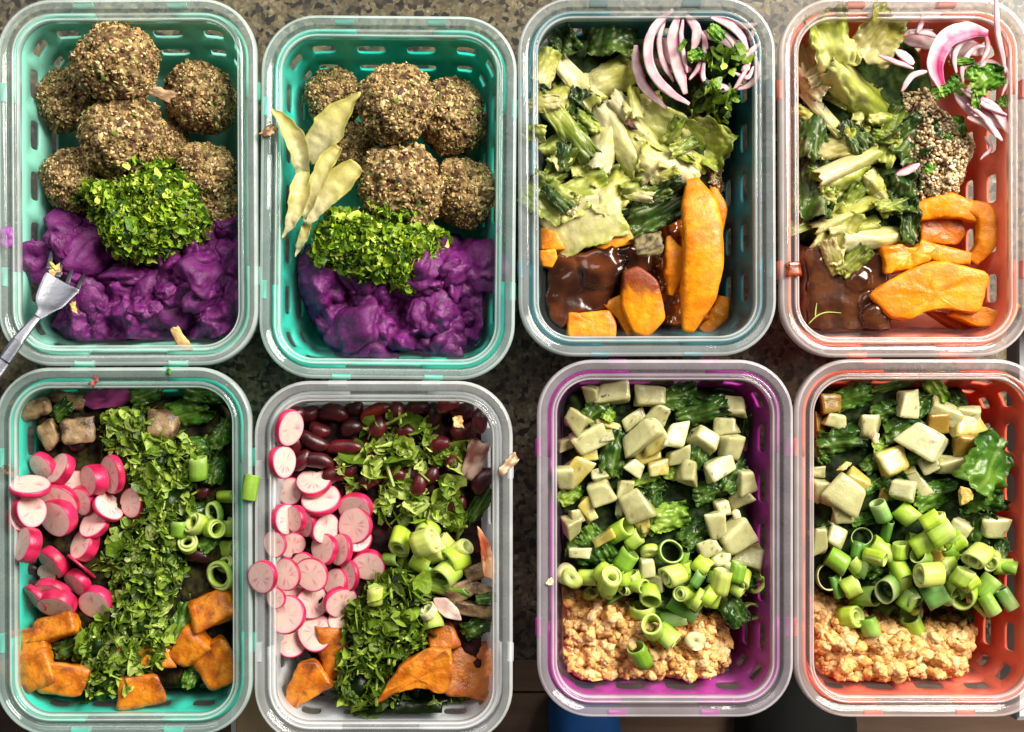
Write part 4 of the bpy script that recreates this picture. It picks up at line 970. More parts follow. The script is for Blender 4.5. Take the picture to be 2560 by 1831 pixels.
chunkp('A3', [(122, 1135), (195, 1125), (205, 1165), (180, 1210), (135, 1205)], 4.6, 1.0, 'small squash cube at the left wall below the lettuce', 8)
chunkp('A3', [(125, 1030), (200, 1050), (240, 1130), (130, 1130)], 4.2, 1.0, 'squash piece under the lettuce at the left wall', 9)
chunkp('A3', [(330, 1080), (520, 1030), (560, 1100), (400, 1140)], 4.0, 1.0, 'squash piece under the cream lettuce rib above the sauce', 10)
CRM, YEL, LIM, GRN, DRK, OLV = ('#e2daae', '#d6d08a', '#b3b856'), ('#ded898', '#c4c256', '#9ca63c'), ('#d2d180', '#aeb746', '#7f932c'), ('#b2b956', '#7f942e', '#4c651a'), ('#4f6824', '#2f5019', '#1a3410'), ('#cbc084', '#a8a24a', '#7d7d2c')
TXT = {id(CRM): 'cream lettuce rib', id(YEL): 'yellow lettuce piece', id(LIM): 'lime lettuce leaf', id(GRN): 'green lettuce leaf', id(DRK): 'dark green ruffled leaf', id(OLV): 'olive wilted lettuce piece'}
def lett(key, fr, x, y, ln, wd, rot, c, curl=.5, ruf=.3, tilt=(0, 0), seed=0, **k):
    extra = ' rolled up' if curl > 1.1 else ''
    return sheet(key, fr, x, y, ln, wd*(1.25 if wd < ln*.6 else 1), rot, c, TXT[id(c)]+extra, curl, ruf*.8, tilt, seed=seed, rib=.025, nribs=5, round_=.12, fold=1 if c is CRM else 3, **k)
C3L = [(430, 180, 170, 270, 80, DRK, .6, .7), (235, 190, 130, 130, 120, DRK, .5, .8), (150, 300, 150, 110, 70, YEL, .6, .3), (215, 450, 190, 160, 60, YEL, .6, .35), (100, 600, 100, 80, 170, GRN, .6, .3), (560, 700, 260, 200, 120, OLV, .5, .5), (590, 480, 180, 100, 10, YEL, .6, .4),
       (450, 860, 230, 200, 40, YEL, .5, .5), (600, 860, 200, 150, 20, GRN, .6, .6), (650, 950, 300, 180, 30, DRK, .6, .8), (150, 890, 200, 180, 150, GRN, .5, .3), (230, 640, 200, 130, 30, GRN, .9, .5), (260, 590, 300, 100, -50, GRN, .9, .4),
       (215, 765, 190, 170, 60, GRN, .9, .5), (310, 740, 110, 120, 100, LIM, .7, .5), (460, 340, 230, 160, 25, YEL, .5, .2), (290, 360, 280, 130, -48, CRM, 1.15, .15), (410, 650, 240, 110, 75, CRM, .6, .25), (480, 620, 340, 110, -58, CRM, .8, .25), (560, 560, 310, 90, -52, CRM, .9, .15),
       (720, 610, 300, 190, -25, LIM, .5, .3), (870, 640, 230, 220, -30, LIM, .7, .6), (800, 730, 170, 110, -40, YEL, .5, .5), (310, 880, 260, 170, 30, LIM, .6, .4), (370, 780, 110, 120, 60, LIM, .8, .6), (700, 765, 280, 150, 155, CRM, .6, .12), (320, 1005, 230, 360, -70, CRM, .35, .15)]
for i, (x, y, ln, wd, rot, c, cu, ru) in enumerate(C3L):
    lett('C3', 'A3', x, y, ln, wd, rot, c, cu, ru, (random.uniform(-14, 14), random.uniform(-14, 14)), seed=i, cap=6.6, sc=1.08)
def shreds(key, fr, poly, n, seed):
    r = random.Random(seed); P = np.array(poly, float); k = 0
    while k < n:
        x, y = r.uniform(P[:, 0].min(), P[:, 0].max()), r.uniform(P[:, 1].min(), P[:, 1].max())
        if poly_dist(np.array([[x, y]]), P)[0] < 0: continue
        lett(key, fr, x, y, r.uniform(80, 170), r.uniform(45, 95), r.uniform(0, 180), r.choice([CRM, YEL, LIM, GRN, OLV, DRK, GRN]), r.uniform(.4, .9), r.uniform(.4, .8), (r.uniform(-30, 30), r.uniform(-30, 30)), seed=seed+k, cap=6.9, half=.2); k += 1
shreds('C3', 'A3', [(100, 420), (560, 440), (900, 560), (900, 760), (700, 900), (300, 960), (90, 860)], 16, 400)
crumb('A3', 530, 565, 50, 6.9, '#2a160c', '#5a3018', 'dark charred bit on the lettuce in the dark teal container', 31, h=30)
crumb('A3', 620, 1110, 110, 5.6, '#2c2414', '#8a7a50', 'charred lettuce scrap above the squash wedge', 32, h=120, t=.4)
def onioncol(mag):
    def f(V, ac, al, sa):
        c = mix(lin('#dcc6c4'), lin('#c67e96'), sstep(.2, .9, .5+.5*fbm(V*1.4, 3))*.6); e = sstep(.35, .9, ac*1.0+.12*noise(V*2))
        c = mix(c, lin('#b01c63'), e*mag); return c*(1+.05*np.cos(ac*16))[:, None]
    return f
def onion(key, fr, pts, z, wd, label, seed, mag=.5, th=.26, cup=.14, up=None, taper=True):
    wd = wd*(.72 if wd < 80 else .62); mag = min(1, mag*1.4)
    w = [wd*.4, wd*.85, wd, wd, wd*.85, wd*.35] if taper else [wd*.9, wd, wd, wd, wd*.9]
    o = strip('onion_slice', fr, pts, z, w, [th*.5, th, th, th, th*.5], 'onion', onioncol(mag), cup=cup, n_along=34, n_sec=14, sq=2.4, rough=.03, seed=seed, up=up); mark(o)
    ranked(o, label, CONT[key].place, 'onion slice', 'pickled red onion slices'); return o
for i, (pts, z, wd, mag, l) in enumerate([
        ([(640, 270), (720, 300), (810, 320)], 5.2, 90, .8, 'magenta onion slice deep in the pile'), ([(850, 150), (960, 180), (1050, 250)], 5.4, 90, .3, 'broad pale onion slice'), ([(840, 330), (900, 300), (960, 330)], 5.4, 80, .3, 'pale onion slice half under parsley'),
        ([(680, 170), (700, 240), (740, 300)], 5.6, 90, .4, 'pink onion slice inside the big arc'), ([(560, 205), (562, 300), (600, 400), (695, 488)], 5.6, 62, .6, 'long pink onion arc nearest the lettuce'),
        ([(990, 98), (1050, 120), (1105, 108)], 6.2, 40, .1, 'white onion strip in the corner'), ([(1085, 140), (1075, 190)], 6.2, 35, .1, 'short white onion tip in the corner'), ([(1088, 255), (1112, 320), (1070, 385), (1005, 405)], 6.0, 38, .2, 'thin white onion arc along the right wall'),
        ([(885, 375), (930, 395), (985, 405)], 6.0, 55, .4, 'stubby pink onion end'), ([(785, 70), (832, 140), (815, 230)], 6.2, 62, .2, 'pale curved onion slice'), ([(745, 75), (725, 190), (750, 310), (782, 425)], 6.3, 95, .5, 'broad white onion petal'),
        ([(728, 45), (645, 120), (612, 220), (635, 330), (710, 415), (800, 470)], 6.4, 62, .35, 'longest pale onion arc'), ([(895, 78), (975, 112), (1030, 160), (1062, 228)], 6.6, 52, 1.0, 'magenta-skinned onion arc'), ([(1118, 195), (1055, 250), (995, 265)], 6.5, 40, .2, 'white onion spike'),
        ([(1075, 285), (1015, 390), (962, 495)], 6.6, 30, .9, 'thin magenta onion strip'), ([(1035, 320), (1072, 300)], 6.6, 45, .5, 'small pink onion stub'),
        ([(600, 180), (610, 290), (660, 380), (740, 450)], 5.9, 40, .7, 'slim onion arc nested inside the long pink one'), ([(690, 90), (665, 180), (680, 280), (730, 370)], 6.0, 40, .5, 'slim white onion arc left of the broad petal'), ([(770, 90), (765, 200), (790, 330)], 6.5, 34, .8, 'slim onion strip lying on the broad petal'),
        ([(820, 110), (870, 190), (850, 290), (800, 360)], 6.1, 40, .6, 'curved onion strip right of the broad petal'), ([(930, 130), (1000, 200), (1010, 290)], 6.3, 38, .4, 'slim pale onion arc under the magenta one'), ([(900, 410), (860, 350), (870, 260)], 6.2, 36, .9, 'slim magenta onion arc beside the parsley'), ([(1000, 330), (1060, 350), (1090, 300)], 6.4, 30, .3, 'tiny pale onion arc near the right wall')]):
    onion('C3', 'A3', pts, z, wd, l, i, mag)
CIL = ['#6a8a2c', '#86a240', '#a4bc5c', '#c2d48c', '#48621c', '#58761f', '#93ac4a']
herbs('cilantro', 'C3', 'A3', [(870, 230), (960, 200), (1040, 280), (960, 350), (880, 350)], 6.5, 34, 'chopped cilantro on top of the onion in the dark teal container', CIL, (.5, 1.1), .6, .1, seed=31, cat='cilantro', stems=.03)
herbs('cilantro', 'C3', 'A3', [(790, 400), (880, 380), (1020, 440), (1000, 570), (930, 540), (830, 480)], 5.6, 60, 'chopped cilantro between onion and lettuce in the dark teal container', CIL[:2]+CIL[4:], (.5, 1.1), .6, .15, seed=32, cat='cilantro', stems=.03)
for i, (x, y, ln, wd, rot) in enumerate([(920, 150, 90, 70, -50), (828, 250, 75, 65, 20), (770, 205, 60, 25, 60)]):
    sheet('C3', 'A3', x, y, ln, wd, rot, ('#7fa63a', '#4f8420', '#356a16'), 'loose cilantro leaf on the onion', .5, .4, (10, 15), z=6.95, seed=i+40, mat='leaf', name='cilantro_leaf', cat='cilantro leaf', group='loose cilantro leaves', round_=.8)
QUI = ['#cbb58c', '#d8c6a0', '#b89a68', '#6a3a28', '#c8b08a', '#e0d2b0', '#a88a60']
def lump_tpls(k=5):
    T = []
    for i in range(k):
        V, F = icos(3); h = 1+.4*fbm(V*1.4+i*7, 2)+.22*fbm(V*3.5+i*3, 3); T.append((V*h[:, None]*np.array([.5, .45, .36]), F))
    return T
def grains(name, key, fr, poly, ztop, n, label, cols, size, mat, cat, seed, edge=.9, amp=.25, base='hm', tpl=None, core='#5a3a22', shp=(1, .75, .55), lift=.1, freq=1.4, spread=.8, res=.1, ridged=0, lumps=(), child='grains', inset=-.05):
    o, P, ctr = heap(name, key, fr, poly, ztop, edge, amp, freq, mat, lin(core) if isinstance(core, str) else core, base=base, seed=seed, res=res, zproj=ztop*.95, ridged=ridged, lumps=lumps)
    tag(o, label, cat, kind='stuff'); r = np.random.default_rng(seed); q = sample_poly(P, n, r, inset); q = q[c_in(CONT[key], q, ztop*.8) > .08]; n = len(q)
    z = HMAP[hidx(q[:, 0], q[:, 1])]+r.uniform(min(-.04, lift-.1), lift, n); C = np.array([lin(h) for h in cols])[r.integers(0, len(cols), n)]*r.uniform(.85, 1.1, (n, 1))
    tp = tpl if isinstance(tpl, list) else [tpl or IC2]
    V, F, Cc = scatter_mesh(scale_local(tp, shp), np.concatenate([q, z[:, None]], 1)-ctr, rand_rot(hm_normal(q[:, 0], q[:, 1]), spread, r), r.uniform(*size, n), C, r.integers(0, len(tp), n))
    g = mesh(child, V, F, mat, o, col=Cc); g['kind'] = 'stuff'; return o
grains('quinoa', 'C3', 'A3', [(870, 740), (960, 760), (970, 860), (890, 850)], 3.6, 250, 'dark cooked quinoa at the right end of the lettuce, dark teal container', QUI[2:5], (.09, .14), 'quinoa', 'quinoa', 33, base=None)

# ------------------------------------------------------------------ C4
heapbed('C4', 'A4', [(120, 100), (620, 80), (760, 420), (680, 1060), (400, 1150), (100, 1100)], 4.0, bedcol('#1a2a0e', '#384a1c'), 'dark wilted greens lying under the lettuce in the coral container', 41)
o, _, _ = heap('brown_sauce', 'C4', 'A4', [(110, 1080), (300, 1090), (500, 1120), (560, 1300), (560, 1420), (520, 1560), (120, 1560)], 4.2, .5, .06, .5, 'sauce', lambda V, n, d: mix(lin('#33180a'), lin('#4c2912'), sstep(-.3, .5, fbm(V*.9, 3))), seed=42, micro=.01, gain=.3, lumps=[(470, 1440, 80, .5), (390, 1270, 60, .35), (440, 1370, 60, .3)]); tag(o, 'smooth brown sauce pooled in the lower left of the coral container', 'sauce')
grains('quinoa', 'C4', 'A4', [(600, 420), (700, 400), (800, 480), (900, 560), (950, 640), (900, 800), (860, 890), (730, 930), (640, 860), (620, 640)], 4.6, 2200, 'cooked pale quinoa between onion and squash in the coral container', QUI, (.08, .17), 'quinoa', 'quinoa', 43, base=None, edge=1.0, amp=.35, lift=.22, core='#6b4a30')
crescent('A4', [(650, 960), (800, 930), (930, 980)], [3.9, 4.1, 4.0], [90, 120, 60], [.7, .9, .6], 'squash slice forming the top of the hollow squash piece', 21, 0)
crescent('A4', [(860, 930), (955, 970), (965, 1090), (900, 1185)], [4.0, 4.1, 4.1, 4.0], [60, 95, 100, 50], [.8, .9, .9, .7], 'right side of the hollow squash piece, coral container', 22, 0)
crescent('A4', [(660, 1110), (760, 1150), (890, 1170)], [4.0, 4.1, 4.1], [60, 90, 60], [.8, .9, .7], 'lower side of the hollow squash piece, coral container', 23, 0)
chunkp('A4', [(650, 980), (830, 970), (860, 1060), (820, 1110), (650, 1100)], 2.9, 1.4, 'deep orange inside of the hollow squash piece', 24, rough=.08, colf=lambda V, q, h: mix(squashcol(V), lin('#b34a08'), .6))
chunkp('A4', [(480, 1120), (560, 1110), (640, 1120), (690, 1090), (725, 1120), (700, 1180), (600, 1220), (500, 1240)], 4.1, 1.2, 'shredded squash piece between sauce and the hollow slice', 25, rough=.16)
chunkp('A4', [(680, 1400), (800, 1420), (930, 1480), (1060, 1470), (960, 1520), (820, 1490)], 2.6, 1.0, 'dark orange squash piece lowest at the bottom wall', 26, colf=lambda V, q, h: mix(squashcol(V), lin('#a33206'), .6))
chunkp('A4', [(1020, 1370), (1060, 1360), (1110, 1380), (1060, 1480), (1000, 1500)], 4.0, .9, 'narrow squash end in the lower right corner of the coral container', 27, (.1, 0))
chunkp('A4', [(790, 1420), (840, 1390), (940, 1385), (1045, 1410), (1000, 1480), (900, 1470)], 4.2, .9, 'squash strip under the big slab at lower right', 28)
chunkp('A4', [(435, 1330), (500, 1280), (600, 1225), (730, 1180), (850, 1200), (970, 1240), (950, 1330), (920, 1420), (840, 1400), (760, 1390), (680, 1410), (610, 1450), (520, 1430)], 4.7, 1.0, 'big flat squash slab across the bottom of the coral container', 29, (.05, .05), .09)
C4L = [(180, 600, 250, 160, 80, DRK, .6, .7), (190, 820, 330, 170, 80, DRK, .7, .8), (640, 620, 230, 200, 40, DRK, .6, .8), (600, 870, 170, 170, 100, DRK, .6, .9), (620, 1000, 190, 120, 95, DRK, .7, .8), (160, 330, 240, 110, -70, OLV, .7, .3), (480, 160, 230, 210, 60, OLV, .5, .45), (270, 180, 250, 210, 110, LIM, .7, .5),
       (180, 440, 280, 60, -62, CRM, .9, .2), (230, 510, 260, 60, -50, CRM, .9, .2), (320, 640, 250, 160, 10, OLV, .6, .5), (540, 620, 260, 110, 65, GRN, .8, .6), (390, 390, 380, 270, -38, LIM, .8, .45), (500, 520, 150, 110, 0, LIM, .7, .6), (460, 830, 120, 110, -60, YEL, .7, .4), (150, 1010, 180, 60, 20, GRN, .7, .3),
       (320, 810, 230, 170, 20, LIM, .6, .35), (340, 745, 300, 110, 24, CRM, 1.15, .08), (350, 960, 330, 75, 27, YEL, 1.0, .2), (290, 1060, 250, 130, 60, YEL, .7, .4), (510, 920, 110, 90, -60, YEL, .7, .4), (370, 1030, 230, 70, 15, YEL, .8, .3), (370, 1180, 160, 110, 50, GRN, .7, .5), (280, 1160, 160, 70, -70, OLV, .8, .4), (450, 1075, 250, 110, 8, CRM, .9, .08)]
for i, (x, y, ln, wd, rot, c, cu, ru) in enumerate(C4L):
    lett('C4', 'A4', x, y, ln, wd, rot, c, cu, ru, (random.uniform(-14, 14), random.uniform(-14, 14)), seed=i+60, cap=6.6, sc=1.08)
shreds('C4', 'A4', [(150, 260), (500, 260), (540, 560), (620, 960), (420, 1150), (250, 1100), (130, 800)], 14, 440)
def stripecol(V, ac, al, sa):
    s = sstep(-.1, .3, np.cos(ac*11+2)); c = mix(lin('#b01c63'), lin('#e6bfd0'), s*.55); return mix(c, lin('#ecd3da'), sstep(.3, .7, -ac))
for i, (pts, z, wd, mag, l) in enumerate([
        ([(590, 180), (680, 190), (760, 215)], 5.0, 110, .3, 'broad pale onion slice behind the striped arc'), ([(800, 260), (880, 220), (960, 240)], 5.0, 120, .4, 'pink onion slice inside the striped arc'), ([(900, 300), (980, 290), (1060, 330)], 5.0, 60, .5, 'pale onion slice at the right wall'),
        ([(820, 400), (900, 490), (1060, 580)], 5.8, 110, .6, 'broad pink onion slice pointing to the lower right'), ([(880, 430), (1000, 490), (1072, 610)], 6.1, 60, .3, 'white onion strip on the broad slice'), ([(880, 530), (960, 560), (1040, 635)], 6.0, 50, .2, 'white onion point above the quinoa'),
        ([(680, 62), (672, 110), (655, 150)], 6.0, 36, .9, 'magenta onion tip near the top wall'), ([(478, 250), (560, 282), (640, 312)], 6.4, 34, 1., 'thin magenta onion strip beside the lettuce'), ([(560, 230), (600, 260), (640, 290)], 6.2, 60, .2, 'pale onion stub beside the lettuce'), ([(585, 415), (630, 345), (705, 322)], 6.4, 40, .0, 'small white hooked onion strip'),
        ([(960, 140), (972, 220), (940, 290)], 5.6, 34, .9, 'red edged onion strip in the upper right'), ([(1040, 285), (1065, 350), (1035, 435)], 6.2, 28, .7, 'thin onion loop hanging at the right wall'), ([(958, 615), (985, 670), (940, 722)], 5.2, 28, .7, 'small onion hook beside the quinoa'), ([(560, 790), (610, 770), (664, 742)], 6.4, 52, .9, 'short magenta and white onion wedge amid the greens'),
        ([(1008, -30), (1012, 60), (1018, 150), (1038, 250), (1050, 330)], [7.3, 7.25, 7.1, 6.8, 6.4], 36, .0, 'long white onion strip hanging over the top rim'),
        ([(830, 330), (820, 250), (870, 180), (950, 170)], 6.0, 40, .8, 'slim pink onion arc nested in the striped one'), ([(860, 380), (860, 290), (910, 220), (960, 210)], 5.8, 36, .5, 'inner pale onion arc nested in the striped one'), ([(850, 400), (950, 470), (1060, 520)], 6.3, 36, .9, 'slim magenta strip along the broad slice'), ([(880, 470), (960, 540), (1010, 620)], 6.3, 30, .4, 'slim pale strip beside the white point'), ([(620, 150), (690, 150), (750, 170)], 5.8, 36, .8, 'slim onion strip near the top wall')]):
    onion('C4', 'A4', pts, z, wd, l, i+30, mag)
o = strip('onion_slice', 'A4', [(975, 150), (880, 140), (785, 180), (735, 290), (770, 410)], [6.2, 6.4, 6.5, 6.5, 6.2], [30, 80, 90, 80, 30], [.14, .24, .24, .24, .14], 'onion', stripecol, cup=.1, n_along=40, n_sec=18, rough=.03, seed=3); mark(o); ranked(o, 'striped magenta and white onion arc', CONT['C4'].place, 'onion slice', 'pickled red onion slices')
for i, (x, y, ln, wd, rot) in enumerate([(855, 280, 110, 40, 0), (835, 385, 100, 80, 140), (970, 360, 150, 130, 30), (915, 330, 70, 90, 90), (920, 460, 40, 110, 0), (1045, 462, 60, 60, 40), (845, 575, 60, 120, 20), (790, 640, 60, 90, 30), (720, 770, 60, 80, 60), (740, 420, 100, 70, 20), (780, 410, 60, 60, 10)]):
    sheet('C4', 'A4', x, y, ln, wd, rot, ('#8fb34a', '#4f8420', '#2f5f16'), 'chopped cilantro leaf', .5, .5, (10, 15), seed=i+140, mat='leaf', name='cilantro_leaf', cat='cilantro leaf', group='loose cilantro leaves', round_=.7, cap=6.9, half=.1)
o = blob('sauce_drop', 'A4', 95, 1215, 74, 62, .22, 0, 'sauce', crumbcol('#5a2008', '#8f3c10'), z=6.9, seed=5, n=8, rnd=.95, rough=.02); tag(o, 'reddish brown sauce drop on the left rim of the coral container', 'sauce drop')
sp = empty('dill_sprig', (*W_('A4', 230, 1430, 4.2), 4.2)); tag(sp, 'thin pale herb sprig lying on the brown sauce in the coral container', 'sprig'); so_ = np.array(sp.location)/S
for nm, pts in (('stem', [(165, 1462), (205, 1425), (250, 1410), (312, 1413)]), ('twig', [(195, 1430), (197, 1400), (202, 1368)])):
    V, F, *_ = sweep(px_path('A4', pts, 4.25)-so_, [cm('A4', w) for w in (5, 7, 6, 3)], [.05, .06, .05, .03], 16, 8); mesh(nm, V, F, 'herb', sp, col=lin('#a9bb62'))

# ------------------------------------------------------------------ C5: radishes, cilantro, greens, sweet potato
def roastcol(V, q=None, h=None):
    c = mix(lin('#bb600a'), lin('#d48018'), sstep(-.3, .4, fbm(V*1.2, 3))); c = mix(c, lin('#dc9a3a'), sstep(.2, .6, fbm(V*3+4, 3))*.35)
    U = np.sort(np.abs(V)/np.abs(V).max(0), axis=1)[:, 1]           # browned along the cut edges
    return mix(c, lin('#5a2208'), np.clip(sstep(.62, .95, U+.25*fbm(V*2+9, 3))*.7+sstep(.3, .7, fbm(V*1.5+9, 4))*.5, 0, .85))
def browncol(V, q=None, h=None): return mix(lin('#4c3422'), lin('#8d7350'), sstep(-.4, .4, fbm(V*1.5, 4)))
def onionskin(V, q=None, h=None): return mix(lin('#6a2350'), lin('#a0407c'), sstep(-.4, .4, fbm(V*1.2, 3)))
def potato(key, fr, x, y, w, h, t, rot, seed, z=None, desc='roasted sweet potato chunk', colf=roastcol, **k):
    o = blob('sweet_potato_chunk', fr, x, y, w, h, t, rot, 'roast', colf, z=z, seed=seed, **{'rough': .10, 'rnd': .4, 'jit': .2, **k}); ranked(o, desc, CONT[key].place, 'sweet potato', 'roasted sweet potato chunks'); return o
def bean(key, fr, x, y, ln, wd, rot, seed=0, z=None, tone='#4a0f14', cap=5.6, q=60):
    ln, wd = cm(fr, ln, 5), cm(fr, wd, 5); V, F = IC3; V = V.copy()*np.array([ln/2, wd/2, wd/2*.85]); t = V[:, 0]/(ln/2)
    V[:, 1] += (t**2-.4)*wd*.16*(1 if seed % 2 else -1); V[:, 1] *= 1-.08*np.exp(-(t/.3)**2); V *= (1+.03*noise(V*1.6+seed))[:, None]
    C = mix(lin(tone)*.7, lin(tone)*1.35, sstep(-.3, .5, fbm(V*1.4+seed, 3)))
    loc = settle(fr, x, y, wd*.5, wd*.38, q=q, z=z, cap=cap); o = mesh('kidney_bean', V, F, 'bean', loc=loc, rot=lean(random.uniform(0, 15), random.uniform(0, 360)) @ Rz(rot), col=np.clip(C, 0, 1))
    ranked(o, 'glossy dark red kidney bean', CONT[key].place, 'kidney bean', 'cooked kidney beans'); return o
LEAFD, LEAFG, LEAFB = ('#43601e', '#2a4a16', '#18320e'), ('#5f8428', '#3d661c', '#264a13'), ('#9cb44a', '#70932a', '#486f1c')
def green(key, fr, x, y, ln, wd, rot, c=LEAFD, seed=0, z=None, ruf=.55, curl=.6, veins=True, desc=None, cap=6.2, **k):
    d = desc or {id(LEAFD): 'dark green cooked leaf', id(LEAFG): 'green cooked leaf', id(LEAFB): 'bright green leaf'}[id(c)]
    return sheet(key, fr, x, y, ln, wd, rot, c, d, curl, ruf, (random.uniform(-18, 18), random.uniform(-18, 18)), z=z, seed=seed+300, mat='leaf', name='leafy_green', cat='leafy green', group='wilted leafy greens', round_=.6, veins=veins, rib=.02, cap=cap, **k)
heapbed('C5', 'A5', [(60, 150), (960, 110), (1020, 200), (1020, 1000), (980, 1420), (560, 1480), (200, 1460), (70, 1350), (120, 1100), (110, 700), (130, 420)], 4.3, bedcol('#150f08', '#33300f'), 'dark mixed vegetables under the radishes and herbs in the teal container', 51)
for i, (x, y, w, h, t, rot) in enumerate([(150, 1260, 150, 170, 1.2, 10), (250, 1170, 200, 110, 1.3, 10), (130, 1340, 190, 170, 1.6, 20), (285, 1395, 190, 150, 1.5, -10), (560, 1290, 150, 90, 1.0, 0), (690, 1290, 140, 110, 1.2, 10), (940, 1090, 190, 150, 1.6, 20), (830, 1250, 190, 150, 1.6, 50), (950, 1330, 190, 180, 1.7, 30), (600, 1440, 180, 130, 1.4, 15)]):
    potato('C5', 'A5', x, y, w, h, t, rot, i+1, q=50, cap=4.6)
for i, (x, y, w, h, rot, l) in enumerate([(135, 215, 170, 100, 15, 'beige eggplant piece in the upper left corner of the teal container'), (335, 310, 150, 100, 10, 'brown eggplant piece above the radishes'), (715, 290, 130, 120, -5, 'pale brown mushroom stem piece among the greens'), (210, 320, 100, 120, 40, 'grey-brown eggplant skin piece left of the shiny bean'), (300, 180, 150, 70, -10, 'brown strip beside the purple onion')]):
    o = blob('eggplant_piece', 'A5', x, y, w, h, .9, rot, 'roast', browncol, seed=i+60, rough=.14, rnd=.7, jit=.2, cap=4.8); tag(o, l, 'eggplant', 'soft brown eggplant pieces')
o = prism('onion_petal', 'A5', [(340, 180), (400, 130), (560, 125), (590, 160), (540, 200), (400, 218)], 4.6, .35, 'onion', onionskin, .05, 3, tilt=(0, .1)); tag(o, 'purple cooked onion petal at the top wall of the teal container', 'onion')
bean('C5', 'A5', 335, 370, 90, 60, 0, 1, tone='#1c0a0c', cap=5.2); bean('C5', 'A5', 130, 915, 90, 60, 20, 2, tone='#240a10', cap=4.2); bean('C5', 'A5', 880, 575, 80, 60, 10, 3); bean('C5', 'A5', 860, 855, 120, 70, -10, 4, tone='#2c0a10')
for i, (x, y, ln, wd, rot, c) in enumerate([(640, 150, 150, 100, 20, LEAFD), (900, 140, 200, 120, 0, LEAFD), (270, 220, 120, 90, 40, LEAFD), (800, 240, 270, 160, 15, LEAFG), (830, 390, 240, 120, 10, LEAFG), (930, 470, 160, 120, 80, LEAFD), (960, 320, 160, 120, 60, LEAFD), (800, 1120, 210, 110, 75, LEAFG), (700, 600, 180, 150, 50, LEAFD), (870, 660, 150, 120, 20, LEAFD), (910, 790, 110, 90, 50, LEAFG), (720, 930, 200, 200, 30, LEAFD), (290, 1260, 120, 90, 30, LEAFD), (830, 1380, 110, 80, 70, LEAFG)]):
    green('C5', 'A5', x, y, ln, wd, rot, c, i, cap=5.2)
herbs('cilantro', 'C5', 'A5', [(470, 220), (620, 200), (700, 330), (880, 370), (890, 450), (830, 640), (760, 720), (800, 870), (770, 980), (700, 1100), (760, 1200), (720, 1290), (640, 1370), (500, 1450), (350, 1490), (400, 1330), (320, 1290), (420, 1150), (500, 1080), (490, 950), (420, 900), (480, 770), (640, 680), (560, 520), (560, 440), (440, 370)], 5.1, 2300, 'long band of chopped cilantro down the middle of the teal container', CIL, (.35, 1.0), 1.0, .35, seed=52, cat='cilantro', stems=.18, gaps=.16, lift=.3, dark=.85)
RL5 = [(320, 395, 205, .8, 35, 225), (585, 525, 200, .6, 20, 0), (860, 460, 290, .7, 45, 190), (235, 540, 310, .55, 68, 85), (455, 410, 260, .9, 50, 147), (705, 505, 245, 1.3, 48, 188), (620, 670, 230, .7, 30, 225), (150, 800, 190, .8, 58, 10), (240, 740, 260, 1., 52, 5), (370, 1230, 170, .5, 20, 200), (590, 1310, 220, .9, 50, 225), (640, 1000, 245, 1.1, 45, 150), (455, 680, 310, .8, 30, 260),
       (435, 800, 295, 1.2, 30, 215), (850, 710, 255, .45, 64, 42), (1025, 680, 235, .6, 35, 188), (730, 840, 245, .6, 42, 120), (185, 1000, 270, 1.2, 50, 162), (270, 1430, 250, .6, 58, 225), (400, 1160, 265, 1., 55, 225), (630, 1180, 275, .25, 74, 230), (410, 1400, 290, .8, 48, 258), (440, 1490, 285, 1.2, 48, 262), (740, 1470, 268, 1., 33, 245)]
for i, a in enumerate(RL5): radish('C5', 'B1', *a, seed=i)
for i, (x, y, d, l, t, az, tone) in enumerate([(780, 735, 75, .9, 75, 90, 'g'), (865, 475, 70, 1.2, 80, 90, 'g'), (935, 665, 85, .5, 25, 200, 'g'), (985, 597, 70, .8, 85, 0, 'y'), (855, 715, 95, .7, 40, 150, 'y'), (930, 735, 80, .8, 40, 0, 'l'), (990, 728, 80, .9, 80, 90, 'y'), (820, 800, 85, .5, 30, 90, 'y'), (985, 822, 70, .8, 80, 0, 'y'), (960, 940, 130, .4, 25, 200, 'l'), (985, 890, 75, .5, 30, 120, 'p')]):
    scallion('C5', 'A5', x, y, d, l, t, az, tone, seed=i, cap=5.8)
o = strip('scallion_ring', 'A5', [(1100, 502), (1090, 560), (1082, 612)], [7.0, 7.02, 6.98], [66, 68, 68], [.3, .36, .3], 'scallion', lambda V, ac, al, sa: mix(lin('#6f9f2a'), lin('#98be48'), .5+.5*np.cos(ac*9)), cup=-.14, sq=3); ranked(o, 'bright green flat scallion piece lying on the right rim', CONT['C5'].place, 'scallion piece', 'sliced scallion pieces')
crumb('A5', 410, 88, 40, 6.9, '#6a2a24', '#a8625a', 'small reddish crumb on the top rim of the teal container', 51, h=24, t=.15)
crumb('A5', 737, 50, 26, 6.92, '#2f6a1c', '#4f9a2c', 'tiny green herb fleck on the top rim of the teal container', 52, h=8, t=.06, mat='herb')
crumb('A5', 40, 485, 70, 6.3, '#3a1a10', '#a87050', 'brown crumb stuck inside the left wall of the teal container', 53, h=34)

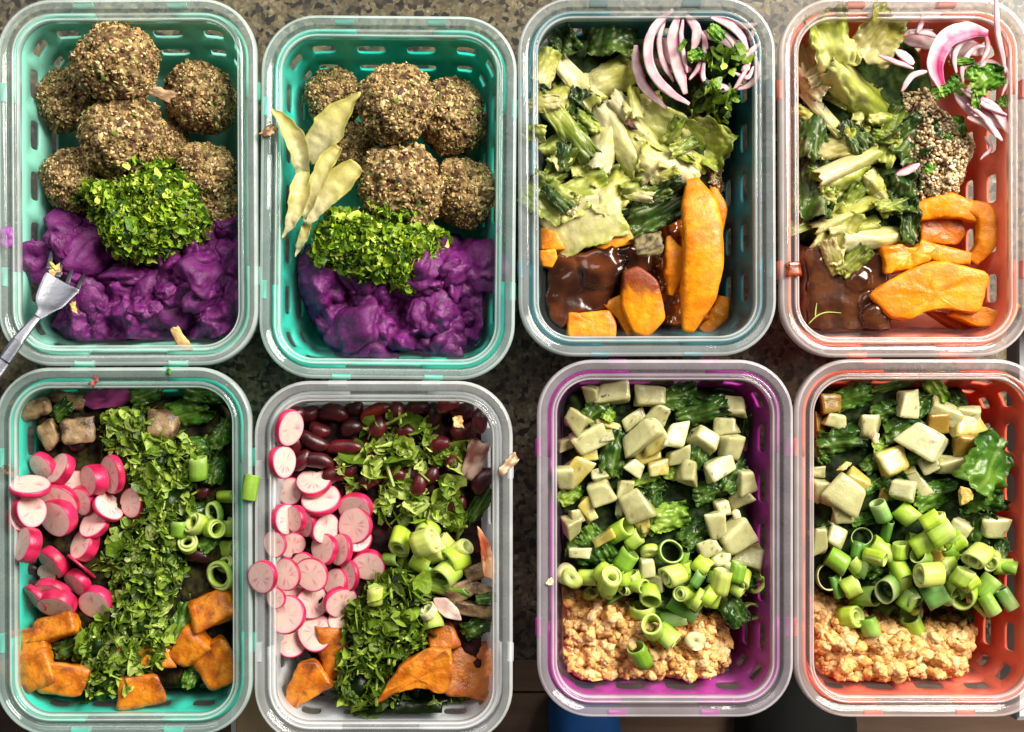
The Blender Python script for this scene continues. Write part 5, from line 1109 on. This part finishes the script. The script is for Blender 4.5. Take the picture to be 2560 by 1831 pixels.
# ------------------------------------------------------------------ C6: kidney beans, cilantro, radishes, sweet potato
heapbed('C6', 'A6', [(190, 150), (1140, 120), (1150, 1060), (1120, 1360), (800, 1460), (420, 1440), (300, 1300), (200, 1200), (180, 800)], 3.9, bedcol('#16080a', '#321014'), 'dark beans and greens lying under the radishes in the clear container', 61)
for i, (x, y, ln, wd, rot) in enumerate([(240, 200, 120, 80, 30), (300, 190, 130, 85, 10), (420, 188, 150, 90, -5), (515, 165, 90, 70, 10), (610, 180, 165, 70, 25), (360, 262, 110, 75, -20), (500, 255, 110, 80, 20), (620, 250, 110, 80, 60), (250, 330, 130, 80, 60), (330, 312, 160, 75, -28), (470, 342, 190, 75, 2), (270, 400, 130, 80, 40), (345, 402, 170, 80, -8), (700, 190, 130, 85, 70), (800, 165, 130, 80, 10), (872, 195, 120, 80, 80), (935, 150, 110, 75, 20), (1000, 178, 120, 90, 10), (1085, 215, 130, 80, 80), (1010, 268, 135, 95, 15),
        (745, 268, 100, 60, 0), (1065, 335, 120, 80, -30), (725, 345, 120, 85, 80), (965, 425, 100, 75, -60), (1095, 490, 145, 95, 52), (805, 510, 115, 70, 75), (585, 490, 120, 80, 30), (860, 470, 100, 70, 50), (690, 465, 120, 75, 10), (980, 600, 100, 70, 40), (1040, 400, 120, 80, 60), (480, 440, 130, 80, 10), (900, 330, 110, 75, 30), (600, 400, 120, 80, -20), (420, 470, 120, 80, 20)]):
    bean('C6', 'A6', x, y, ln, wd, rot, i, tone=('#7a2312' if i == 4 else '#4e1016' if i % 3 else '#3a0c12'))
o = blob('bean_skin', 'A6', 1050, 410, 90, 170, .35, -15, 'onion', lambda V: mix(lin('#7a4a42'), lin('#c9a898'), sstep(-.3, .4, fbm(V*1.6, 3))), seed=9, rough=.18, n=8); tag(o, 'split pale bean skin near the right wall of the clear container', 'bean skin')
crumb('A6', 980, 222, 50, 5.7, '#b98a50', '#e0bd80', 'tan crumb on the beans in the clear container', 61, h=36)
crumb('A6', 1205, 425, 36, 6.95, '#8a6a4c', '#c9b090', 'brown smear on the right rim of the clear container', 62, h=100, t=.12)
for i, (x, y, w, h, t, rot, z) in enumerate([(430, 1270, 130, 240, 1.3, 10, 4.0), (1040, 1330, 220, 270, 1.5, 0, 3.3), (910, 1185, 140, 130, 1.1, 10, 4.0), (1010, 1470, 70, 140, .8, 0, 2.6)]):
    potato('C6', 'A6', x, y, w, h, t, rot, i+20, z=z, colf=lambda V: mix(roastcol(V), lin('#7a2c08'), .45))
def pris_pot(poly, z, t, seed, tilt, desc): 
    o = prism('sweet_potato_chunk', 'A6', poly, z, t, 'roast', roastcol, .12, seed, tilt=tilt); ranked(o, desc, CONT['C6'].place, 'sweet potato', 'roasted sweet potato chunks')
pris_pot([(270, 1300), (350, 1290), (430, 1400), (380, 1430), (290, 1480), (215, 1540), (185, 1510), (230, 1400)], 3.9, 1.6, 31, (.05, .15), 'browned pointed sweet potato wedge')
for i, (x, y, w, h, rot, l) in enumerate([(1060, 1070, 180, 75, -12, 'brown eggplant strip against the right wall of the clear container'), (1000, 985, 140, 80, 25, 'glistening brown eggplant piece beside the green scallion leaf'), (1085, 985, 110, 60, -20, 'pale brown eggplant end at the right wall'), (1060, 900, 120, 80, 20, 'dim eggplant piece below the salmon coloured shard')]):
    o = blob('eggplant_piece', 'A6', x, y, w, h, .8, rot, 'roast', browncol, seed=i+70, rough=.07, rnd=.4, cap=5.2, z=4.6); tag(o, l, 'eggplant', 'soft brown eggplant pieces')
o = prism('onion_petal', 'A6', [(870, 1020), (930, 1020), (985, 1070), (998, 1120), (930, 1110), (890, 1075)], 5.0, .35, 'onion', lambda V, q, h: mix(lin('#c9a8a0'), lin('#e0ccc0'), sstep(-.3, .3, fbm(V*1.4, 3))), .06, 5); tag(o, 'pale onion petal beside the scallion piece in the clear container', 'onion')
o = prism('onion_petal', 'A6', [(1068, 690), (1095, 720), (1125, 780), (1150, 850), (1155, 970), (1135, 930), (1100, 930), (1085, 800)], 5.8, .3, 'onion', lambda V, q, h: mix(lin('#b5532c'), lin('#e6b28c'), sstep(-.4, .3, fbm(V*1.1, 3)+V[:, 1]*.15)), .08, 6, tilt=(-.3, 0)); tag(o, 'salmon coloured onion shard leaning on the right wall', 'onion')
for i, (x, y, ln, wd, rot, c) in enumerate([(1080, 600, 220, 90, 60, LEAFD), (1070, 1150, 150, 130, 30, LEAFD), (1110, 1020, 100, 60, 10, LEAFD), (760, 1165, 190, 130, 10, LEAFG), (640, 1250, 160, 140, 40, LEAFD), (930, 1500, 130, 80, 10, LEAFG), (560, 1470, 150, 110, -30, LEAFD)]):
    green('C6', 'A6', x, y, ln, wd, rot, c, i+20, cap=5.2)
herbs('cilantro', 'C6', 'A6', [(440, 450), (480, 380), (540, 360), (560, 250), (680, 240), (690, 130), (750, 150), (740, 230), (830, 230), (930, 280), (1000, 340), (1015, 500), (980, 600), (1040, 730), (940, 700), (850, 660), (760, 690), (640, 660), (600, 560), (470, 520)], 5.2, 620, 'chopped cilantro scattered over the kidney beans in the clear container', ['#7c9636', '#94ac48', '#b4c772', '#5f7c24', '#c8d692'], (.5, 1.3), .9, .15, seed=62, cat='cilantro', stems=.14, base='hm', core=None, lift=.35, gaps=.42, dark=.9)
herbs('cilantro', 'C6', 'A6', [(560, 1000), (690, 880), (880, 880), (870, 1100), (830, 1200), (740, 1290), (700, 1400), (800, 1470), (960, 1470), (910, 1540), (690, 1570), (540, 1530), (420, 1460), (470, 1380), (430, 1330), (520, 1200), (470, 1130)], 4.9, 1000, 'dark chopped cilantro in the lower middle of the clear container', CIL[:3]+CIL[4:], (.45, 1.2), .9, .3, seed=63, cat='cilantro', stems=.16, core='#0e1c06', dark=.72, lift=.3, gaps=.1)
pris_pot([(600, 1505), (660, 1420), (720, 1330), (780, 1280), (860, 1238), (955, 1245), (958, 1330), (940, 1440), (850, 1425), (760, 1420), (690, 1450)], 5.3, 1.1, 32, (.08, .05), 'bright orange sweet potato wedge on the cilantro')
R6 = [('B2', 320, 775, 225, .3, 12, 180), ('B2', 580, 830, 340, .6, 48, 97), ('B2', 520, 690, 290, .6, 45, 100), ('B2', 290, 1010, 260, .8, 52, 0), ('B2', 450, 1040, 240, .8, 48, 190), ('B2', 360, 1010, 210, .7, 45, 185), ('B2', 190, 1220, 220, .3, 30, 180), ('B2', 890, 1180, 240, .5, 30, 100), ('B2', 870, 930, 290, .8, 32, 235), ('B2', 740, 1270, 260, .6, 45, 170), ('A6', 160, 1020, 90, .4, 20, 180),
      ('A6', 220, 970, 120, .4, 10, 0), ('A6', 325, 1040, 150, .3, 15, 0), ('B2', 800, 1490, 260, .5, 45, 180), ('B2', 290, 1480, 260, .35, 25, 180), ('B2', 600, 1260, 265, .7, 40, 168), ('B2', 700, 1540, 235, .5, 38, 160), ('B2', 865, 1060, 312, .6, 26, 188), ('B2', 430, 1450, 300, .3, 25, 180), ('B2', 335, 1225, 245, .8, 36, -50), ('B2', 500, 1480, 290, .35, 18, 200), ('B2', 625, 1090, 255, .6, 38, -12),
      ('A6', 235, 1210, 150, .4, 20, 90), ('A6', 440, 1120, 90, .4, 20, 90), ('A6', 455, 1040, 155, .6, 42, -42), ('B2', 980, 1405, 280, .7, 25, 262), ('A6', 212, 1095, 165, .6, 22, 150), ('A6', 340, 1175, 165, .4, 20, 100)]
for i, a in enumerate(R6): radish('C6', *a, seed=i+2, cap=6.4)
radish('C6', 'B2', 325, 240, 300, .55, 56, -18, 'radish slice leaning high on the left wall above the beans', z=6.5, seed=3)
radish('C6', 'B2', 268, 525, 275, .65, 56, 0, 'radish slice leaning on the left wall under its twin', z=6.4, seed=4)
radish('C6', 'A6', 98, 925, 142, .6, 30, 192, 'radish slice overhanging the left rim', z=7.35, seed=6)
for i, (fr, x, y, d, l, t, az, tone) in enumerate([('B3', 60, 480, 110, .9, 60, 0, 'g'), ('B3', 130, 490, 70, 1.0, 86, 70, 'l'), ('B3', 470, 360, 110, 1.0, 75, 130, 'p'), ('B3', 290, 400, 130, 1.0, 70, 200, 'p'), ('B3', 560, 410, 150, 1.2, 65, 30, 'p'), ('B3', 470, 590, 195, 1.2, 48, 215, 'l'), ('B3', 265, 510, 130, 1.0, 84, -30, 'y'), ('B3', 315, 590, 60, .9, 86, 60, 'b'), ('B3', 530, 475, 180, 1.2, 52, 200, 'y'), ('B3', 125, 345, 190, 1.1, 48, 255, 'y'), ('B3', 330, 270, 168, .8, 28, 250, 'y'),
        ('B3', 330, 870, 130, .5, 60, 120, 'w'), ('B3', 365, 930, 160, 1.0, 75, -80, 'l'), ('A6', 835, 770, 110, 1.2, 70, 20, 'p')]):
    scallion('C6', fr, x, y, d, l, t, az, tone, seed=i+20, cap=6.7)
scallion('C6', 'B3', 390, 430, 150, 1.1, 62, 20, 'p', seed=40, solid=True); scallion('C6', 'A6', 610, 1012, 68, .9, 78, 90, 'p', seed=41, solid=True)
green('C6', 'B3', 440, 690, 420, 170, -15, LEAFB, 44, veins=False, desc='shiny green scallion leaf folded under the scallion rings', ruf=.2, curl=.8, z=5.0)

# ------------------------------------------------------------------ C7 and C8: lentils, kohlrabi, greens, scallions
def lentcol(V, n, d): return mix(lin('#d69c58'), lin('#e0ac6c'), sstep(-.4, .4, fbm(V*1.5, 4)))
LEN = ['#deaa68', '#e4b676', '#d8a05c', '#e9c088']
LENT = lump_tpls()
grains('lentil_mash', 'C7', 'A7', [(80, 990), (300, 980), (480, 1050), (650, 1090), (830, 1090), (880, 1200), (900, 1350), (840, 1420), (760, 1470), (600, 1480), (450, 1490), (270, 1530), (140, 1490), (80, 1300)], 4.4, 950, 'orange mashed lentils at the bottom of the purple container', LEN, (.18, .75), 'lentil', 'lentils', 71, base=None, edge=1.6, amp=.35, core=lentcol, shp=(1, 1, 1), tpl=LENT, freq=.9, ridged=-.9, lift=.04, res=.055, spread=.45, child='lentils', inset=.12)
grains('lentil_mash', 'C8', 'A8', [(80, 1000), (250, 1060), (420, 1130), (620, 1160), (800, 1130), (860, 1210), (820, 1360), (770, 1480), (590, 1540), (420, 1530), (260, 1530), (160, 1440), (80, 1250)], 4.5, 1100, 'orange mashed lentils at the bottom of the red container', LEN, (.2, .85), 'lentil', 'lentils', 72, base=None, edge=1.6, amp=.4, core=lentcol, shp=(1, 1, 1), tpl=LENT, freq=.9, ridged=-.9, lift=.06, res=.055, spread=.45, child='lentils', inset=.12)
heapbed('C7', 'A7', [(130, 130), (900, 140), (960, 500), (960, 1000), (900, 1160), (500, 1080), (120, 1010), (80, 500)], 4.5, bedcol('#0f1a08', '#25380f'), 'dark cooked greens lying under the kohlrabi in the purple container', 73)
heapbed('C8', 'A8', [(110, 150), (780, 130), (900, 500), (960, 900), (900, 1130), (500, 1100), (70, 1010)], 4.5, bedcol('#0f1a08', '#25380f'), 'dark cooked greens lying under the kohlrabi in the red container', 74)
for i, (x, y, ln, wd, rot, c) in enumerate([(640, 190, 200, 130, 20, LEAFD), (740, 255, 240, 140, 15, LEAFD), (300, 250, 150, 120, 40, LEAFD), (370, 430, 220, 140, 80, LEAFD), (920, 320, 140, 70, 80, LEAFD), (870, 530, 160, 130, 60, LEAFD), (730, 420, 170, 120, 80, LEAFD), (710, 780, 150, 140, 40, LEAFD), (780, 600, 170, 120, 20, LEAFD), (530, 690, 190, 110, 80, LEAFD), (250, 860, 180, 130, -20, LEAFD), (460, 630, 120, 100, 30, LEAFD), (600, 1080, 250, 120, -10, LEAFD), (880, 1090, 170, 150, -60, LEAFD), (920, 980, 110, 100, 20, LEAFD), (700, 980, 180, 100, 10, LEAFD),
        (345, 270, 60, 70, 60, LEAFB), (500, 545, 130, 60, 20, LEAFB), (615, 520, 60, 90, 80, LEAFB), (545, 590, 100, 80, 30, LEAFD), (600, 705, 190, 150, 10, LEAFB), (180, 610, 120, 90, 30, LEAFB), (300, 815, 190, 110, -50, LEAFG), (330, 930, 120, 90, 40, LEAFG)]):
    green('C7', 'A7', x, y, ln, wd, rot, c, i+40, cap=5.6)
C7C = [('B4', 170, 770, 200, 130, 20, 'o'), ('B4', 460, 210, 190, 230, 0, 'o'), ('B4', 700, 210, 370, 240, 2, 'c'), ('B4', 1090, 220, 290, 230, -3, 'o'), ('B4', 920, 500, 280, 150, 35, 'o'), ('B4', 1205, 410, 230, 220, -30, 'c'), ('B4', 290, 510, 250, 260, -38, 'o'), ('B4', 620, 690, 170, 160, 0, 'o'), ('B4', 640, 560, 350, 95, -14, 'y'), ('B4', 390, 740, 400, 230, 25, 'c'), ('B4', 1170, 760, 300, 200, 30, 'y'), ('B4', 1020, 680, 430, 250, 33, 'c'), ('B4', 1410, 900, 240, 190, 10, 'o'), ('B4', 1390, 680, 250, 280, -8, 'w'),
       ('B4', 120, 1150, 200, 240, 10, 'o'), ('B4', 390, 900, 190, 150, 10, 'y'), ('B4', 270, 1080, 380, 270, 48, 'y'), ('B4', 1130, 900, 320, 160, 12, 'y'), ('B4', 1210, 1050, 230, 190, 10, 'y'), ('B4', 930, 1050, 220, 150, -35, 'w'), ('B4', 1480, 1080, 170, 230, 5, 'o'), ('B4', 530, 1110, 190, 150, 20, 'o'), ('B4', 545, 1320, 300, 260, 20, 'c'), ('B4', 820, 1300, 160, 260, -10, 'o'), ('B4', 930, 1470, 320, 330, 30, 'o'), ('B4', 270, 1590, 160, 150, 10, 'o'), ('B4', 400, 1530, 140, 270, 33, 'y'), ('B4', 765, 1480, 85, 290, 0, 'w'),
       ('B5', 580, 230, 180, 150, 0, 'o'), ('B5', 530, 385, 175, 130, 0, 'o'), ('B5', 360, 470, 190, 160, -30, 'c'), ('B5', 560, 530, 180, 180, -5, 'c'), ('B5', 465, 690, 220, 170, 32, 'w'), ('B5', 640, 920, 190, 130, 25, 'o'), ('B5', 660, 810, 150, 180, 8, 'c'), ('B5', 240, 720, 150, 160, -10, 'o'), ('B5', 500, 990, 100, 130, 20, 'o'), ('B5', 440, 1110, 150, 210, 15, 'c'), ('B5', 600, 1220, 270, 220, 35, 'c'), ('B5', 400, 1290, 170, 140, 30, 'c'), ('B5', 700, 1360, 230, 160, -12, 'c'), ('B5', 745, 1305, 85, 70, 20, 'y'),
       ('B6', 180, 210, 190, 170, 10, 'o'), ('B6', 480, 310, 90, 210, -50, 'y'), ('B6', 830, 190, 150, 170, 30, 'y'), ('B6', 870, 590, 165, 180, 0, 'c'), ('B6', 905, 710, 230, 160, 0, 'o'), ('B6', 265, 455, 180, 100, 5, 'w')]
for i, (fr, x, y, w, h, rot, tn) in enumerate(C7C): cube('C7', fr, x, y, w, h, rot, tn, seed=i, cap=6.3)
rr = random.Random(5)
S7 = [(630, 245, 190, 1.1, 62, 35, 'l'), (755, 330, 150, .9, 75, 40, 'l'), (330, 680, 160, 1.0, 80, 0, 'y'), (365, 820, 150, .5, 30, 60, 'y'), (680, 520, 190, 1.1, 84, 58, 'g'), (1220, 500, 80, .8, 80, 80, 'g'), (1090, 445, 215, .6, 14, 60, 'g'), (1235, 620, 120, 1.0, 84, 90, 'l'), (1345, 700, 100, .8, 80, 60, 'b'), (1120, 660, 185, 1.1, 62, 195, 'p'), (1390, 570, 165, .9, 72, -38, 'y'), (1560, 720, 190, 1.3, 78, 80, 'p'), (1710, 630, 140, 1.0, 84, 80, 'g'), (1690, 765, 150, 1., 74, -32, 'l'), (1870, 740, 175, .7, 25, 0, 'l'), (1850, 640, 140, .8, 70, 10, 'l'), (1830, 990, 175, .6, 18, 0, 'l'),
      (590, 860, 150, 1.1, 84, 35, 'd'), (530, 720, 200, 1.1, 50, 75, 'y'), (690, 770, 130, .8, 45, 200, 'l'), (790, 750, 140, .9, 50, -10, 'l'), (1120, 1060, 150, 1.4, 84, 10, 'd'), (905, 845, 195, .8, 50, -90, 'l'), (830, 975, 230, .6, 66, 92, 'l'), (1210, 970, 150, 1.7, 84, -30, 'd'), (1345, 880, 190, .45, 82, -32, 'y'), (1440, 850, 200, .6, 82, -32, 'y'), (1060, 1215, 185, 1.2, 66, -40, 'l'), (930, 1140, 205, 1.1, 34, 120, 'l'), (810, 1400, 200, 1.2, 72, 118, 'g')]
PS7 = np.array([(480, 550), (1100, 560), (1800, 620), (1850, 850), (1400, 950), (700, 900), (300, 780)], float); ex7 = []
while len(ex7) < 12:
    x, y = rr.uniform(300, 1850), rr.uniform(550, 950)
    if poly_dist(np.array([[x, y]]), PS7)[0] > 0: ex7.append((x, y, rr.uniform(130, 190), rr.uniform(.7, 1.1), rr.choice([80, 84, 50, 60]), rr.uniform(0, 360), rr.choice('lgyl')))
S7 = ex7+S7
for i, (x, y, d, l, t, az, tn) in enumerate(S7): scallion('C7', 'B6', x, y, d, l, t, az, tn, seed=i+60, wall=.22 if tn in 'gd' else .3, squash=.45 if tn == 'd' else 1, cap=6.4)
for i, (x, y, d, l, t, az, tn) in enumerate([(135, 650, 195, .5, 25, 140, 'w'), (185, 690, 190, .5, 25, 140, 'p'), (900, 435, 155, .35, 45, -80, 'y'), (1560, 500, 175, .5, 30, 120, 'w'), (1575, 600, 180, .5, 30, 200, 'w'), (1320, 1265, 188, .3, 6, 0, 'w')]):
    scallion('C7', 'B6', x, y, d, l, t, az, tn, seed=i+100, solid=True, cap=6.4)
for i, (x, y, w, h) in enumerate([(590, 1130, 110, 90), (602, 1050, 60, 90)]):
    o = blob('garlic_piece', 'B5', x, y, w, h, .6, 20, 'cube', lambda V: mix(lin('#d8c08a'), lin('#e6d9b0'), sstep(-.3, .3, fbm(V*2, 3))), seed=i+3, rough=.04, n=8, rnd=.8, cap=6.3); tag(o, ('larger round' if i == 0 else 'smaller upper')+' garlic clove piece on the kohlrabi at right in the purple container', 'garlic')
crumb('A7', 95, 985, 26, 6.9, '#d8c890', '#efe6c0', 'tiny pale crumb on the left rim of the purple container', 71, h=26, t=.12)
dl = empty('dill_sprig', (*W_('A7', 750, 1410, 3.2), 3.2)); tag(dl, 'small green dill sprig at the edge of the lentils in the purple container', 'sprig'); do_ = np.array(dl.location)/S
for k, pts in enumerate([[(705, 1450), (750, 1420), (800, 1375)], [(740, 1425), (725, 1390), (722, 1370)], [(765, 1410), (790, 1405), (815, 1395)], [(730, 1435), (735, 1455), (720, 1470)]]):
    V, F, *_ = sweep(px_path('A7', pts, 3.3)-do_, [cm('A7', w) for w in (4, 9, 4)], [.05, .07, .03], 12, 8); mesh('stem' if k == 0 else 'frond', V, F, 'herb', dl, col=lin('#4f6f2c'))

for i, (fr, x, y, ln, wd, rot, c) in enumerate([('B8', 590, 290, 420, 280, 20, LEAFG), ('B8', 990, 180, 480, 110, 15, LEAFG), ('B8', 1250, 380, 300, 250, 60, LEAFD), ('B8', 900, 440, 300, 260, 20, LEAFD), ('B8', 480, 720, 500, 340, 10, LEAFD), ('B8', 270, 850, 250, 160, -50, LEAFG), ('B8', 1600, 350, 150, 200, 60, LEAFD), ('B8', 1080, 600, 400, 310, 30, LEAFD), ('B8', 1190, 880, 300, 170, 20, LEAFG), ('B8', 800, 920, 300, 200, 40, LEAFD), ('B8', 750, 1150, 260, 200, 30, LEAFG), ('B8', 1400, 1250, 520, 320, 20, LEAFG), ('B8', 1850, 1300, 420, 300, 10, LEAFG), ('B8', 1990, 1350, 320, 150, 0, LEAFD), ('B8', 1000, 1150, 300, 300, 40, LEAFD),
        ('B8', 1400, 215, 320, 240, -60, LEAFB), ('B8', 870, 770, 190, 180, 40, LEAFB), ('B7', 560, 320, 280, 160, 10, LEAFG), ('A8', 840, 760, 180, 110, 80, LEAFD), ('A8', 930, 850, 120, 80, 70, LEAFD), ('A8', 900, 1070, 140, 110, 20, LEAFD), ('A8', 780, 1120, 100, 70, -60, LEAFG), ('A8', 400, 900, 160, 130, 30, LEAFD), ('A8', 450, 1000, 170, 140, 30, LEAFD), ('A8', 600, 880, 200, 160, 30, LEAFD), ('A8', 160, 780, 120, 90, 30, LEAFD)]):
    green('C8', fr, x, y, ln, wd, rot, c, i+80, cap=5.7)
C8C = [('B8', 370, 370, 180, 210, 10, 'a'), ('B8', 250, 560, 160, 240, 0, 'a'), ('B8', 420, 525, 210, 170, -20, 'o'), ('B8', 760, 590, 200, 230, -10, 'o'), ('B8', 1130, 350, 225, 285, -4, 'w'), ('B8', 1420, 540, 210, 190, 0, 'a'), ('B8', 1740, 460, 240, 150, -5, 'c'), ('B8', 1470, 440, 310, 170, -25, 'c'), ('B8', 1700, 740, 260, 220, 0, 'a'), ('B8', 1720, 600, 350, 200, 5, 'y'), ('B8', 1330, 940, 180, 190, 20, 'o'), ('B8', 1560, 950, 290, 160, 8, 'o'), ('B8', 1280, 700, 380, 320, -35, 'w'), ('B8', 1940, 740, 130, 160, 0, 'o'), ('B8', 960, 910, 250, 290, 15, 'y'), ('B8', 1140, 1010, 140, 90, 0, 'y'),
       ('B8', 270, 1200, 170, 270, 0, 'o'), ('B8', 500, 1260, 390, 300, -38, 'c'), ('B8', 600, 1110, 240, 190, -35, 'y'), ('B8', 900, 1230, 110, 140, 0, 'a'), ('B8', 1090, 1190, 280, 190, -15, 'w'), ('B8', 1260, 1150, 110, 260, 32, 'c'), ('B8', 240, 1010, 150, 130, 0, 'o'), ('B7', 110, 530, 160, 270, 0, 'o'), ('B7', 270, 490, 210, 250, -32, 'o'), ('B7', 1560, 430, 230, 180, -25, 'c'), ('B7', 1870, 400, 260, 170, 0, 'c'), ('B7', 350, 260, 200, 200, 0, 'o'), ('B7', 1250, 700, 220, 180, 10, 'a'), ('B7', 960, 640, 180, 170, 0, 'a'), ('B7', 1700, 1050, 160, 200, 10, 'w')]
for i, (fr, x, y, w, h, rot, tn) in enumerate(C8C): cube('C8', fr, x, y, w, h, rot, tn, seed=i+100, cap=6.3)
green('C8', 'B8', 1930, 960, 620, 560, 60, LEAFG, 131, z=5.9, desc='largest veined green leaf, against the right wall', ruf=.35, curl=.35)
crumb('B8', 1700, 1250, 120, 6.3, '#b08a3c', '#d8b868', 'golden garlic bit on the largest green leaf', 81, h=160, t=.4); crumb('B8', 510, 965, 130, 5.9, '#b08a3c', '#e0c880', 'golden garlic bit above the biggest left kohlrabi cube', 82, h=60, t=.3); crumb('B8', 810, 690, 100, 5.9, '#c09a60', '#e6c8a0', 'pink-beige garlic bit beside the dark leaf', 83, h=70, t=.3)
S8 = [(200, 900, 250, .35, 14, 0, 'd'), (540, 510, 220, .35, 35, 90, 'd'), (800, 430, 150, 1.1, 84, 78, 'd'), (735, 235, 190, 1.1, 74, 118, 'b'), (995, 270, 195, 1.1, 78, -40, 'l'), (1240, 330, 150, 1.0, 82, 32, 'y'), (1350, 470, 190, 1.3, 82, 35, 'l'), (1490, 560, 190, 1.1, 82, 35, 'l'), (300, 740, 195, 1.2, 84, -35, 'g'), (540, 810, 170, 1., 84, 70, 'd'), (290, 1000, 130, 1.2, 84, -75, 'd'), (1010, 1140, 180, 1., 84, 60, 'g'), (1560, 900, 190, .9, 72, 60, 'l'), (770, 640, 170, 1.6, 84, -35, 'l'), (1160, 575, 195, 1.2, 80, 32, 'l'), (1840, 1180, 150, 1.2, 84, -60, 'g'), (1750, 1220, 90, 1., 84, -45, 'l'), (1940, 1020, 130, 1.3, 84, -58, 'd'), (2020, 1130, 130, 1.2, 84, -58, 'd'),
      (810, 1030, 230, .9, 44, 200, 'd'), (930, 830, 230, 1.3, 60, -72, 'l'), (1560, 760, 185, .6, 25, 150, 'p'), (1870, 740, 185, .7, 35, 200, 'p'), (1980, 800, 150, .9, 80, 0, 'l'), (1730, 690, 210, 1.2, 60, 212, 'p'), (1400, 780, 185, .9, 72, 205, 'y'), (1290, 1080, 250, 1.3, 84, 28, 'b'), (1230, 880, 220, 1.3, 74, 182, 'p'), (1580, 1090, 250, .8, 42, 200, 'l'), (620, 1410, 200, 1., 84, -70, 'g'), (1330, 1310, 240, .45, 32, 60, 'l'), (600, 1100, 235, 1.1, 50, 8, 'g'), (430, 1310, 215, .9, 50, 12, 'y'), (790, 1280, 235, .9, 46, -15, 'l'), (1060, 1390, 215, 1.1, 74, 118, 'l'), (1100, 1230, 100, .6, 40, 90, 'p')]
PS8 = np.array([(180, 650), (700, 300), (1300, 280), (2000, 700), (2040, 1150), (1500, 1300), (500, 1280), (200, 1000)], float); ex8 = []
while len(ex8) < 26:
    x, y = rr.uniform(150, 2050), rr.uniform(250, 1350)
    if poly_dist(np.array([[x, y]]), PS8)[0] > 0: ex8.append((x, y, rr.uniform(140, 210), rr.uniform(.8, 1.3), rr.choice([80, 84, 50, 60, 84]), rr.uniform(0, 360), rr.choice('lglgyd')))
S8 = ex8+S8
for i, (x, y, d, l, t, az, tn) in enumerate(S8): scallion('C8', 'B7', x, y, d, l, t, az, tn, seed=i+140, wall=.14 if tn in 'gd' else .2 if tn == 'l' else .3, cap=6.7, squash=.7 if tn == 'd' and t > 70 else 1)
flush_labels()
